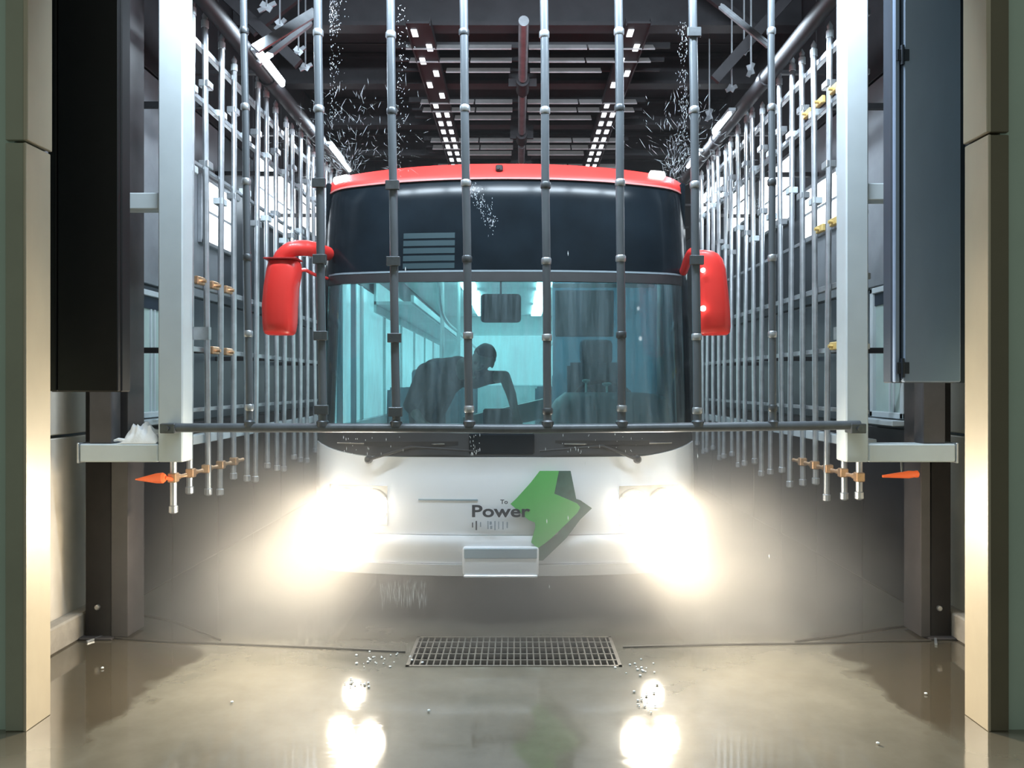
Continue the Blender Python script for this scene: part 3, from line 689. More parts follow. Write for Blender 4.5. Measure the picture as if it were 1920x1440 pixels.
# windscreen
bm = patch(-0.955, 0.955, K(1.287), K(2.335), 40, 8, 0.0, 0.006); part('windscreen', bm, M_glass, bus, 'wet teal tinted windscreen glass')
for s in (-1, 1):
    bm = patch(s * 0.953, s * 1.0, K(1.283), K(2.34), 6, 8, -0.004, 0.04); part('windscreen_pillar', bm, M_blackgl, bus)
crown_lo = lambda u: 3.095 - 0.045 * abs(u) ** 2
bm = patch(-1, 1, K(2.336), lambda u: crown_lo(u) - 0.004, 48, 10, 0.0, 0.03); ug = part('upper_windscreen', bm, M_blackgl, bus, 'dark upper windscreen band')
bm = patch(-0.955, 0.955, K(2.405), K(2.418), 40, 1, -0.006, 0.012); part('seal_strip', bm, M_dash, ug)
bm = patch(-0.955, 0.955, K(2.336), K(2.402), 40, 1, -0.004, 0.012); part('lower_band', bm, M_blackpl, ug)
# slightly paler slats set on the upper glass, forming a panel
a, b = sp(757, 436), sp(852, 505)
bm = BM()
for k in range(5):
    z = b.z + (a.z - b.z) * (k + .5) / 5
    sheet(bm, [[SX(a.x + (b.x - a.x) * i / 6, z + dz, -0.0025) for i in range(7)] for dz in (-0.02, 0.02)], lambda p: p + Vector((0, 0.01, 0)))
part('pale_slats', bm, mat('pale_slat', (0.022, 0.045, 0.055), 0.25), ug)
crown_hi = lambda u: 3.235 - 0.085 * abs(u) ** 2.2
bm = patch(-1, 1, crown_lo, crown_hi, 48, 6, -0.012, 0.05, lambda t, u: -0.012 * math.sin(math.pi * t)); cr = part('roof_crown', bm, M_red, bus, 'red roof edge')
bm = patch(-0.98, 0.98, lambda u: crown_lo(u) - 0.004, lambda u: crown_lo(u) + 0.010, 48, 1, -0.018, 0.02); part('crown_trim', bm, mat('pink_trim', (0.45, 0.14, 0.13), 0.5), cr)
for c, d in ((sp(641, 341), 0.055), (sp(1230, 328), 0.055)):
    u = (c.x - X0) / HW; s = 1 if u > 0 else -1
    bm = BM(); p = FS(u - .035, c.z + 0.012 * (-s), -0.03); q = FS(u + .035, c.z - 0.012 * (-s) * -1 if False else c.z + 0.012 * s * -1, -0.03)
    tube(bm, [p - (q - p) * .12, p, q, q + (q - p) * .12], [0.014, 0.030, 0.030, 0.014], 14); part('marker_lamp', bm, M_lampw, cr, 'lit white marker lamp')
a = sp(936, 319)
bm = BM(); box(bm, a.x - 0.025, a.x + 0.028, a.y - 0.06, a.y + 0.0, a.z - 0.022, a.z + 0.025, 0.008); lathe(bm, (a.x - 0.006, a.y - 0.055, a.z), [(0, 0.014), (0.012, 0.012)], (0, -1, 0), 10); part('roof_camera', bm, M_blackpl, cr)
# roof and sides
BACK = 14.0
bm = BM(); grid = []
for j in range(9):
    y = 5.62 + (BACK - 5.62) * j / 8
    grid.append([Vector((X0 + u * HW, (max(y, Yf(crown_hi(u)) + bulge(u) - 0.01) if j == 0 else y + (0.3 if j == 1 else 0)), crown_hi(u) - 0.004)) for u in [-1 + 2 * i / 24 for i in range(25)]])
sheet(bm, grid, lambda p: p + Vector((0, 0, -0.05))); part('roof', bm, M_red, bus)
for s in (-1, 1):
    x = X0 + s * HW; y0 = 5.2 + bulge(1) + 0.03
    bm = BM(); box(bm, x - s * 0.04, x, y0, BACK, 0.33, 1.30, 0.01); part('side_panel', bm, M_white, bus)
    bm = BM(); box(bm, x - s * 0.04, x, y0 + 0.22, BACK, 2.50, 3.13, 0.01); part('upper_side_panel', bm, M_blackgl, bus)
    n_w = 7; ys = [y0 + 0.19 + (BACK - y0 - 0.2) * k / n_w for k in range(n_w + 1)]
    for k in range(n_w):
        bm = BM(); box(bm, x - s * 0.045, x - s * 0.005, ys[k] - 0.04, ys[k] + 0.05, 1.30, 2.50); part('side_post', bm, M_intwall, bus)
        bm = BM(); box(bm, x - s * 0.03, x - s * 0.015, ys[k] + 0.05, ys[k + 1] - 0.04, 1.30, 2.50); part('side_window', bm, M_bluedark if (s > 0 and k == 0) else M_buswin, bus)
    for yy in (7.9, 12.3):
        bm = BM(); c = Vector((x - s * 0.36, yy, 0.49)); lathe(bm, c, [(0, 0.40), (0.03, 0.48), (0.27, 0.48), (0.30, 0.42), (0.30, 0.24), (0.26, 0.2), (0.26, 0.01)], (s, 0, 0), 28); wh = part('wheel', bm, M_rubber, bus)
        bm = BM(); lathe(bm, c + Vector((s * 0.245, 0, 0)), [(0, 0.27), (0.03, 0.27), (0.03, 0.12), (0.055, 0.10), (0.055, 0.01)], (s, 0, 0), 20); part('wheel_hub', bm, M_galv, wh)
bm = BM(); box(bm, X0 - HW + 0.05, X0 + HW - 0.05, 5.62, BACK - 0.03, 0.34, 0.40); part('interior_floor', bm, M_intfloor, bus)
bm = BM(); box(bm, X0 - HW + 0.05, X0 + HW - 0.05, 5.86, BACK - 0.03, 2.86, 2.90); part('interior_ceiling', bm, M_intceil, bus)
bm = BM(); box(bm, X0 - HW, X0 + HW, BACK - 0.03, BACK, 0.33, 3.1); part('rear_wall', bm, M_intwall, bus)
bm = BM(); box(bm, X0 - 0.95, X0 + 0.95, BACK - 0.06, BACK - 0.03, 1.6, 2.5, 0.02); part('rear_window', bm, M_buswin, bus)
for xx in (-0.52, 0.42):
    for k in range(4):
        y0 = 6.5 + 1.85 * k
        bm = BM(); box(bm, X0 + xx - 0.09, X0 + xx + 0.09, y0, y0 + 1.5, 2.82, 2.862, 0.01); part('ceiling_lamp', bm, M_intlamp, bus)
for s in (-1, 1):
    bm = BM(); x = X0 + s * (HW - 0.05)
    obox(bm, (x - s * 0.02, 7.4, 2.46), (x - s * 0.02, 13.8, 2.46), 0.02, 0.3, up=(0, 0, 1)); obox(bm, (x - s * 0.19, 7.4, 2.40), (x - s * 0.19, 13.8, 2.40), 0.36, 0.03); obox(bm, (x - s * 0.38, 7.4, 2.44), (x - s * 0.38, 13.8, 2.44), 0.03, 0.07)
    part('luggage_rack', bm, M_intceil, bus)
for x, y, m in ((-0.80, 8.2, M_pole), (-0.68, 8.9, M_pole), (0.42, 8.6, M_pole), (-0.66, 10.6, M_pole), (0.42, 11, M_pole)):
    bm = BM(); tube(bm, [(x, y, 0.40), (x, y, 2.86)], 0.022, 10); part('handrail_pole', bm, m, bus)
for s in (-1, 1):
    bm = BM(); tube(bm, curve_pts([(X0 + s * 0.62, 7.0, 2.86), (X0 + s * 0.62, 7.2, 2.30), (X0 + s * 0.62, 9.5, 2.24), (X0 + s * 0.62, 13.2, 2.24)], 6), 0.018, 8); part('handrail_bar', bm, M_pole, bus)
# partition behind the driver place, dashboard
bm = BM(); box(bm, px(1036, 6.7), X0 + HW - 0.05, 6.68, 6.71, 0.40, 2.55, 0.01); pt = part('partition', bm, M_hazypane, bus, 'hazy blue-grey partition pane')
bm = BM(); box(bm, px(1036, 6.7) + 0.02, px(1150, 6.7), 6.665, 6.68, pz(632, 6.7), pz(545, 6.7), 0.01); part('partition_window', bm, M_dash, pt)
bm = BM(); box(bm, px(1036, 6.68), X0 + HW - 0.08, 6.655, 6.685, pz(540, 6.68), pz(532, 6.68)); part('partition_rail', bm, M_pole, pt)
def dash_top(x):
    # low over the door side, a hump over the driver side
    t = max(0.0, min(1.0, (x - px(1005, 5.7)) / 0.22)); return 1.295 + 0.26 * (t * t * (3 - 2 * t)) - 0.10 * max(0, (x - 0.9) / 0.4) ** 2
bm = BM(); prof = [(5.50, 0.9), (5.50, 1.0), (5.58, 1.0), (5.75, 1.0)]
grid = []
for j in range(12):
    t = j / 11; row = []
    for i in range(33):
        x = X0 - HW * 0.9 + HW * 1.8 * i / 32; u = (x - X0) / HW
        yb = 5.31 + bulge(u); top = dash_top(x)
        ang = t * math.pi * 0.5
        row.append(Vector((x, yb + 0.10 + 0.55 * t, 1.27 + (top - 1.27) * math.sin(min(1, t * 1.6) * math.pi / 2))))
    grid.append(row)
sheet(bm, grid, lambda p: Vector((p.x, p.y, p.z - 0.42))); db = part('dashboard', bm, M_dash, bus)
bm = BM(); obox(bm, (px(872, 5.86), 5.9, 1.30), (px(1025, 5.86), 5.9, 1.44), 0.3, 0.14); part('pale_console', bm, M_dashpale, db)
a, b = at(906, 766, 5.62), at(958, 806, 5.62)
bm = BM(); box(bm, a.x, b.x, 5.58, 5.66, b.z - 0.06, a.z, 0.012); part('fare_monitor', bm, M_blackpl, db)
for (x, y, r) in ((1099, 716, .016), (1138, 722, .020)):
    c = at(x, y, 5.85); bm = BM(); tube(bm, [(c.x, c.y, c.z - 0.12), c], 0.009, 8); lathe(bm, c + Vector((0, 0, -0.008)), [(0, r), (0.012, r * 1.9), (0.022, r * 1.9), (0.03, r * .8)]); part('lever_knob', bm, M_pole, db)
# steering wheel
bm = BM(); c = Vector((px(1132, 6.15), 6.15, 1.50)); R = 0.23; pts = []
for k in range(33):
    a = 2 * math.pi * k / 32; pts.append(c + Vector((R * math.cos(a), R * math.sin(a) * 0.80, R * math.sin(a) * 0.60)))
tube(bm, pts, 0.016, 8)
for k in (0.1, 2.2, 4.3):
    tube(bm, [c, c + Vector((R * math.cos(k), R * math.sin(k) * 0.80, R * math.sin(k) * 0.60))], 0.012, 6)
tube(bm, [c, c + Vector((0, -0.25, -0.35))], 0.035, 10); part('steering_wheel', bm, M_blackpl, bus)
# inside rear-view mirror
c = at(939, 578, 5.62)
bm = BM(); box(bm, c.x - 0.148, c.x + 0.148, c.y - 0.03, c.y + 0.03, c.z - 0.105, c.z + 0.105, 0.028, seg=3); rm = part('inside_mirror', bm, M_blackpl, bus)
bm = BM(); tube(bm, [(c.x, c.y, c.z + 0.1), (c.x, c.y, 2.86)], 0.007, 8); part('mirror_rod', bm, M_blackpl, rm)
# door side uprights seen through the left of the windscreen
for x, y in ((636, 5.9), (662, 6.4)):
    bm = BM(); box(bm, px(x, y) - 0.02, px(x, y) + 0.02, y, y + 0.04, 0.40, 2.86); part('door_post', bm, M_partition, bus)

# headlights
for s, hx in ((-1, 672), (1, 1216)):
    c = sp(hx, 960); u = (c.x - X0) / HW
    bm = patch(u - 0.155, u + 0.155, K(0.655), K(0.925), 12, 6, -0.022, 0.03); hl = part('headlight', bm, M_chrome, bus)
    for du, dz, rr in ((-0.078, 0, 0.098), (0.078, 0, 0.098)):
        p = FS(u + du, 0.79, -0.035); nrm = Vector((s * 0.20, -1, 0)).normalized()
        bm = BM(); lathe(bm, p, [(0, rr + 0.018), (0.02, rr + 0.018), (0.02, rr)], nrm, 24); part('bezel', bm, M_chrome, hl)
        bm = BM(); lathe(bm, p, [(0, rr), (0.015, rr), (0.03, rr * 0.8), (0.036, rr * 0.4), (0.037, 0.002)], nrm, 24); part('lens', bm, M_head, hl)
    p = FS(u + s * 0.02, 0.50, -0.06)
    bm = BM(); lathe(bm, p + Vector((0, 0.03, 0)), [(0, 0.075), (0.02, 0.075), (0.03, 0.06), (0.034, 0.002)], (s * 0.3, -1, 0), 20); part('fog_lamp', bm, M_fog, bus)

# outside mirrors
def side_mirror(ctrl, arm, r_arm, label):
    """ctrl: list of (pixel y, left x, right x) outline rows; depth Y"""
    Y = 5.05; bm = BM(); rings = []; nseg = 20
    for (y, xl, xr, d) in ctrl:
        cx_, w = px((xl + xr) / 2, Y), (px(xr, Y) - px(xl, Y)) / 2; z = pz(y, Y); ring = []
        for k in range(nseg):
            a = 2 * math.pi * k / nseg; ca, sa = math.cos(a), math.sin(a)
            e = 0.62
            ring.append(bm.verts.new((cx_ + w * math.copysign(abs(ca) ** e, ca), Y + 0.02 + d * math.copysign(abs(sa) ** e, sa), z)))
        rings.append(ring)
    for i in range(len(rings) - 1):
        for k in range(nseg):
            bm.faces.new((rings[i][k], rings[i][(k + 1) % nseg], rings[i + 1][(k + 1) % nseg], rings[i + 1][k]))
    bm.faces.new(rings[0]); bm.faces.new(rings[-1][::-1])
    m = part('side_mirror', bm, M_red, bus, label, angle=50)
    bm = BM(); tube(bm, curve_pts(arm, 8), r_arm, 16); part('mirror_arm', bm, M_red, m, angle=60)
    return m
Y = 5.05
arm = [Vector((X0 - HW + 0.05, 5.62, pz(466, 5.30) + 0.02)), at(586, 467, 5.22), at(566, 465, 5.12), at(546, 468, 5.07), at(529, 482, 5.06), at(524, 500, 5.06)]
mL = side_mirror([(487, 506, 558, .06), (490, 504, 560, .085), (505, 501, 563, .10), (540, 496, 556, .115), (575, 493, 554, .115), (605, 494, 553, .11), (620, 495, 551, .10), (626, 497, 549, .08), (628, 502, 546, .05)], arm, [0.052] * 41, 'red mirror on a curved arm, on the door side of the bus')
bm = BM(); tube(bm, [at(557, 508, 5.08), at(572, 506, 5.12), at(590, 515, 5.3), Vector((X0 - HW + 0.05, 5.62, pz(516, 5.45)))], 0.012, 8); part('mirror_strut', bm, M_red, mL)
bm = BM(); box(bm, px(501, Y), px(563, Y), Y - 0.085, Y + 0.06, pz(489, Y), pz(486, Y), 0.003); part('mirror_seam', bm, mat('dark_red_seam', (0.35, 0.01, 0.01), 0.4), mL)
arm = [Vector((X0 + HW - 0.05, 5.62, 2.44)), at(1296, 474, 5.2), at(1312, 480, 5.08), at(1326, 492, 5.06)]
mR = side_mirror([(470, 1304, 1322, .05), (472, 1303, 1335, .075), (478, 1303, 1346, .09), (488, 1303, 1354, .10), (505, 1303, 1359, .11), (540, 1303, 1363, .115), (580, 1303, 1367, .115), (612, 1303, 1369, .10), (624, 1303, 1368, .085), (628, 1303, 1364, .05)], arm, [0.03] * 25, 'red mirror on the driver side of the bus')
for y, r in ((506, .010), (578, .012)):
    c = at(1319, y, 4.93); bm = BM(); lathe(bm, c + Vector((0, 0.02, 0)), [(0, r * 1.5), (0.012, r * 1.5), (0.02, r * .5)], (0, -1, 0), 10); part('mirror_lamp', bm, M_lampw, mR)

# ---- green arrow sign and lettering on the front panel
def decal(name, pts, m, off, parent, flat=1.0):
    bm = BM(); vs = [bm.verts.new((px(x, 5.2), 0, pz(y, 5.2))) for x, y in pts]
    f = bm.faces.new(vs)
    r = bmesh.ops.triangulate(bm, faces=[f])
    bmesh.ops.subdivide_edges(bm, edges=bm.edges[:], cuts=3, use_grid_fill=True)
    ext = bmesh.ops.extrude_face_region(bm, geom=bm.faces[:])
    back = set(v for v in ext['geom'] if isinstance(v, bmesh.types.BMVert))
    for v in bm.verts:
        p = sp(CX + v.co.x * F / 5.2, CY - (v.co.z - CH) * F / 5.2, off)
        v.co = p + (Vector((0, 0.006, 0)) if v in back else Vector())
    return part(name, bm, m, parent)
OFF = -0.045
decal('arrow_shadow', [(1048, 883), (1070, 883), (1053, 927), (1088, 938), (1110, 953), (1088, 974), (1062, 1009), (1018, 1051), (1008, 1051), (1008, 1020), (1045, 1003), (1085, 962), (1088, 950), (1068, 938), (1032, 924)], M_grndark, OFF + 0.003, bus)
decal('green_arrow', [(1012, 883), (1048, 883), (1033, 923), (1066, 937), (1082, 944), (1088, 951), (1083, 961), (1064, 980), (1033, 1010), (1020, 1020), (1008, 1028), (996, 1017), (1001, 998), (1006, 981), (991, 975), (991, 947), (957, 945), (968, 935), (995, 905)], M_grn, OFF, bus)
def lettering(txt, x0, x1, yb, yt, m, bold, name, off=OFF - 0.004):
    cu = bpy.data.curves.new(name, 'FONT'); cu.body = txt; cu.size = 1.0; cu.offset = bold; cu.resolution_u = 4
    o = bpy.data.objects.new(name, cu); COL.objects.link(o)
    dg = bpy.context.evaluated_depsgraph_get(); me = bpy.data.meshes.new_from_object(o.evaluated_get(dg))
    bm = BM(); bm.from_mesh(me); bpy.data.objects.remove(o); bpy.data.meshes.remove(me)
    xs = [v.co.x for v in bm.verts]; ys_ = [v.co.y for v in bm.verts]
    ax, bx, ay, by = min(xs), max(xs), min(ys_), max(ys_)
    ext = bmesh.ops.extrude_face_region(bm, geom=bm.faces[:])
    back = set(v for v in ext['geom'] if isinstance(v, bmesh.types.BMVert))
    for v in bm.verts:
        xp = x0 + (v.co.x - ax) / (bx - ax) * (x1 - x0); yp = yb + (v.co.y - ay) / (by - ay) * (yt - yb)
        v.co = sp(xp, yp, off) + (Vector((0, 0.004, 0)) if v in back else Vector())
    return part(name, bm, m, bus)
lettering('Power', 885, 994, 970, 947, M_txt, 0.022, 'lettering')
lettering('To', 938, 952, 945, 937, M_txt, 0.02, 'lettering')
for (x, y0, y1, w, m) in ((886, 980, 989, 2, M_txt), (893, 977, 994, 2.6, M_txt), (901, 979, 988, 2, M_txtfade), (915, 977, 992, 2, M_txtfade), (920, 978, 984, 4, M_txtfade), (921, 986, 992, 4, M_txtfade), (928, 977, 994, 2.4, M_txtfade), (935, 978, 992, 1.6, M_txtfade), (943, 978, 993, 2, M_txtfade), (951, 979, 990, 2.4, M_txtfade)):
    decal('lettering_stroke', [(x - w / 2, y1), (x + w / 2, y1), (x + w / 2, y0), (x - w / 2, y0)], m, OFF, bus)

# ------------------------------------------------------------------ inside the bus: driver seat, passenger seats, person
def seat(x, y, label, group=None, wide=0.46, base=0.40):
    rt = root('passenger_chair' if group else 'driver_chair', (x, y, base), label, 'chair', group)
    bm = BM(); box(bm, x - wide / 2, x + wide / 2, y - 0.24, y + 0.22, base + 0.42, base + 0.54, 0.04, seg=2); part('cushion', bm, M_seat, rt)
    bm = BM(); obox(bm, (x, y + 0.24, base + 0.50), (x, y + 0.36, base + 1.18), wide, 0.11, up=(0, 1, 0)); bmesh.ops.bevel(bm, geom=bm.edges[:], offset=0.03, segments=2, affect='EDGES'); part('backrest', bm, M_seat, rt)
    bm = BM(); box(bm, x - 0.14, x + 0.14, y + 0.32, y + 0.42, base + 1.17, base + 1.38, 0.04, seg=2); part('headrest', bm, M_seat, rt)
    bm = BM(); box(bm, x - 0.16, x + 0.16, y - 0.12, y + 0.16, base, base + 0.42, 0.01); part('pedestal', bm, M_blackpl, rt)
    return rt
seat(px(1125, 6.3), 6.25, 'dark driver seat behind the dashboard hump, in front of the partition', None, 0.50, 0.62)
bm = BM(); box(bm, px(1045, 6.4), X0 + HW - 0.06, 5.95, 6.66, 0.40, 0.618, 0.01); part('driver_platform', bm, M_intfloor, bus)
s0 = None
for k in range(4):
    for xx in (-0.92, 0.76):
        x = X0 + xx; y = 8.0 + 1.15 * k
        lab = 'blue-grey passenger seat inside the bus, %s row from the windscreen, %s side' % (('first', 'second', 'third', 'fourth')[k], 'door' if xx < 0 else 'driver')
        if s0 is None: s0 = seat(x, y, lab, 'passenger seats inside the bus', 0.80); o0 = Vector((x, y, 0.40))
        else: copy_tree(s0, Vector((x, y, 0.40)) - o0)['label'] = lab

def person():
    J = {}
    def j(n, x, y, Y, r): J[n] = (at(x, y, Y), r)
    j('pelvis', 803, 812, 6.30, .150); j('waist', 800, 770, 6.24, .150); j('chest', 822, 712, 6.14, .175); j('upper', 858, 697, 6.03, .125)
    j('neck', 884, 692, 5.94, .058); j('skull', 906, 674, 5.85, .075)
    j('l_sh', 890, 712, 5.98, .072); j('l_up', 915, 708, 5.86, .055); j('l_el', 946, 706, 5.78, .044); j('l_fa', 958, 738, 5.70, .038); j('l_wr', 966, 772, 5.64, .028); j('l_pm', 968, 784, 5.62, .034)
    j('r_sh', 800, 700, 5.98, .085); j('r_el', 768, 760, 5.88, .05); j('r_wr', 790, 790, 5.72, .03); j('r_pm', 797, 798, 5.68, .034)
    for s, n in ((1, 'a'), (-1, 'b')):
        pel = J['pelvis'][0]
        J[n + '_hip'] = (pel + Vector((s * 0.10, 0.02, -0.08)), .105); J[n + '_kn'] = (Vector((pel.x + s * 0.12, pel.y - 0.06, 0.86)), .065)
        J[n + '_an'] = (Vector((pel.x + s * 0.13, pel.y + 0.03, 0.50)), .045); J[n + '_toe'] = (Vector((pel.x + s * 0.15, pel.y - 0.15, 0.44)), .038)
    E = [('pelvis', 'waist'), ('waist', 'chest'), ('chest', 'upper'), ('upper', 'neck'), ('neck', 'skull'), ('upper', 'l_sh'), ('l_sh', 'l_up'), ('l_up', 'l_el'), ('l_el', 'l_fa'), ('l_fa', 'l_wr'), ('l_wr', 'l_pm'),
         ('chest', 'r_sh'), ('r_sh', 'r_el'), ('r_el', 'r_wr'), ('r_wr', 'r_pm')]
    for n in 'ab': E += [('pelvis', n + '_hip'), (n + '_hip', n + '_kn'), (n + '_kn', n + '_an'), (n + '_an', n + '_toe')]
    # fingers
    for h, d in (('l', Vector((0.1, -0.35, -1))), ('r', Vector((0.6, -0.8, -0.4)))):
        pm = J[h + '_pm'][0]; d = d.normalized(); side = d.cross(Vector((0, 1, 0.2))).normalized()
        for k in range(4):
            b = pm + side * (k - 1.5) * 0.024 + d * 0.035; L = (0.066, 0.078, 0.074, 0.058)[k]
            J['%s_f%da' % (h, k)] = (b, .0095); J['%s_f%db' % (h, k)] = (b + d * L * .55, .0088); J['%s_f%dc' % (h, k)] = (b + d * L * .9 + Vector((0, 0.02, -0.012)), .0078)
            E += [(h + '_pm', '%s_f%da' % (h, k)), ('%s_f%da' % (h, k), '%s_f%db' % (h, k)), ('%s_f%db' % (h, k), '%s_f%dc' % (h, k))]
        b = pm - side * 0.042
        J[h + '_ta'] = (b, .011); J[h + '_tb'] = (b - side * 0.018 + d * 0.04, .009); E += [(h + '_pm', h + '_ta'), (h + '_ta', h + '_tb')]
    org = Vector((J['pelvis'][0].x, J['pelvis'][0].y, 0.40)); o = bpy.data.objects.new('person', bpy.data.meshes.new('person')); COL.objects.link(o); o.location = org
    # head: skull, jaw, nose and ears, melted into the body as one surface
    sk_ = J['skull'][0]; fd = Vector((-0.34, -0.84, -0.42)).normalized(); up = Vector((0.30, -0.36, 0.88)); up = (up - fd * up.dot(fd)).normalized(); rt_ = fd.cross(up)
    hb = BM()
    for a_, b_ in E:
        (pa, ra), (pb, rb) = J[a_], J[b_]
        tube(hb, [(pa - org).lerp(pb - org, t / 4) for t in range(5)], [ra + (rb - ra) * t / 4 for t in range(5)], 16)
    for n_, (p_, r_) in J.items():
        bmesh.ops.create_icosphere(hb, subdivisions=3 if r_ > 0.03 else 2, radius=r_, matrix=Matrix.Translation(p_ - org))
    def blob(c, a, b_, d_):
        r = bmesh.ops.create_icosphere(hb, subdivisions=3, radius=1.0)
        for v in r['verts']:
            q = v.co.copy(); v.co = c - org + rt_ * (q.x * a) + fd * (q.y * b_) + up * (q.z * d_)
    blob(sk_ + up * 0.015 - fd * 0.012, 0.080, 0.100, 0.095); blob(sk_ + fd * 0.030 - up * 0.045, 0.060, 0.060, 0.075); blob(sk_ + fd * 0.062 - up * 0.098, 0.032, 0.028, 0.026)
    blob(sk_ + fd * 0.098 - up * 0.030, 0.014, 0.020, 0.014); blob(sk_ + fd * 0.090 - up * 0.008, 0.009, 0.012, 0.026); blob(sk_ + fd * 0.076 + up * 0.012, 0.048, 0.016, 0.010)
    for sd in (-1, 1): blob(sk_ + rt_ * sd * 0.082 - up * 0.015 - fd * 0.008, 0.010, 0.022, 0.032)
    bmesh.ops.recalc_face_normals(hb, faces=hb.faces)
    me2 = bpy.data.meshes.new('person'); hb.to_mesh(me2); hb.free(); o.data = me2
    rmz = o.modifiers.new('melt', 'REMESH'); rmz.mode = 'VOXEL'; rmz.voxel_size = 0.0068
    sm = o.modifiers.new('smooth', 'SMOOTH'); sm.factor = 0.5; sm.iterations = 3
    dg = bpy.context.evaluated_depsgraph_get(); new = bpy.data.meshes.new_from_object(o.evaluated_get(dg))
    o.modifiers.clear(); o.data = new
    new.materials.clear()
    for m in (M_shirt, M_skin, M_trouser): new.materials.append(m)
    jp = [(n, J[n][0] - org) for n in J]
    skin_n = {'skull', 'neck', 'l_el', 'l_fa', 'l_wr', 'l_pm', 'r_wr', 'r_pm'}
    for p in new.polygons:
        c = p.center; n = min(jp, key=lambda q: (q[1] - c).length)[0]
        p.material_index = 1 if (n in skin_n or '_f' in n and n[0] in 'lr' or n.endswith(('_ta', '_tb'))) else (2 if n[0] in 'ab' and n[1] == '_' else 0)
        p.use_smooth = True
    tag(o, 'person in a dark top bending over the dashboard behind the windscreen, one bare forearm down', 'person'); W[o] = org
    # hair, eyes, nose, ears, mouth
    bm = BM(); bmesh.ops.create_icosphere(bm, subdivisions=4, radius=1.0)
    rem = []
    for v in bm.verts:
        q = v.co.copy(); n_ = 0.004 * math.sin(q.x * 31 + q.z * 9) * math.sin(q.y * 27)
        if q.z < -0.45 or (q.y > 0.30 and q.z < 0.42) or (abs(q.x) > 0.6 and q.y > 0.05 and q.z < 0.1): rem.append(v)
        v.co = sk_ + up * 0.017 - fd * 0.014 + rt_ * q.x * (0.088 + n_) + fd * q.y * (0.108 + n_) + up * q.z * (0.104 + n_)
    bmesh.ops.delete(bm, geom=rem, context='VERTS')
    part('hair', bm, M_hair, o, 'short black hair')
    for sd in (-1, 1):
        bm = BM(); bmesh.ops.create_icosphere(bm, subdivisions=2, radius=0.0115); bmesh.ops.translate(bm, verts=bm.verts, vec=sk_ + fd * 0.078 + rt_ * sd * 0.030 - up * 0.008); part('eye', bm, M_eye, o)
    bm = BM(); tube(bm, [sk_ + fd * 0.083 - up * 0.070 - rt_ * .022, sk_ + fd * 0.091 - up * 0.071, sk_ + fd * 0.083 - up * 0.070 + rt_ * .022], [0.003, 0.006, 0.003], 8); part('mouth', bm, mat('lips', (0.30, 0.12, 0.10), 0.5), o)
person()

# ------------------------------------------------------------------ drain grate and hoses on the floor
gr = root('drain_grate', ((GX0 + GX1) / 2, (GY0 + GY1) / 2, 0), 'steel bar grate set in the wet floor in front of the bus', 'grate')
bm = BM()
for a in ((GX0, GX0 + 0.02, GY0, GY1), (GX1 - 0.02, GX1, GY0, GY1), (GX0, GX1, GY0, GY0 + 0.02), (GX0, GX1, GY1 - 0.02, GY1)): box(bm, *a, -0.035, 0.004)
part('frame', bm, M_grate, gr)
nb = 32
for k in range(1, nb):
    x = GX0 + (GX1 - GX0) * k / nb; bm = BM(); box(bm, x - 0.004, x + 0.004, GY0 + 0.02, GY1 - 0.02, -0.03, 0.002); part('bar', bm, M_grate, gr)
for k in range(1, 5):
    y = GY0 + (GY1 - GY0) * k / 5; bm = BM(); box(bm, GX0 + 0.02, GX1 - 0.02, y - 0.006, y + 0.006, -0.02, 0.003); part('cross_bar', bm, M_grate, gr)

def floor_pt(x, y, z=0.012): Y = (CH - z) * F / (y - CY); return Vector((px(x, Y), Y, z))
def hose(pts, r, label):
    bm = BM(); tube(bm, curve_pts([floor_pt(x, y, r) for x, y in pts], 8), r, 8); single('floor_hose', bm, M_hose, label, 'hose')
hose(((184, 1193), (300, 1202), (420, 1207), (540, 1212), (640, 1216), (760, 1222)), 0.006, 'black hose lying across the floor from the dark column under the black cabinet')
hose(((262, 1151), (330, 1166), (380, 1186), (415, 1200)), 0.005, 'short black hose slanting across the floor behind the first hose')
hose(((1745, 1201), (1640, 1202), (1520, 1206), (1380, 1208), (1280, 1210), (1168, 1213)), 0.006, 'black hose lying across the floor from the column under the blue-grey cabinet')
hose(((1740, 1168), (1660, 1178), (1580, 1190), (1490, 1203)), 0.006, 'thinner black hose slanting to the floor hose on the blue-grey cabinet side')
for x, y, side in ((186, 1200, 'black'), (1762, 1205, 'blue-grey')):
    c = floor_pt(x, y, 0); bm = BM(); obox(bm, c + Vector((-0.05, -0.05, 0.007)), c + Vector((0.0, 0.05, 0.009)), 0.014, 0.012)
    single('floor_clip', bm, M_galv, 'small bright metal clip on the floor beside the column under the %s cabinet' % side, 'clip')

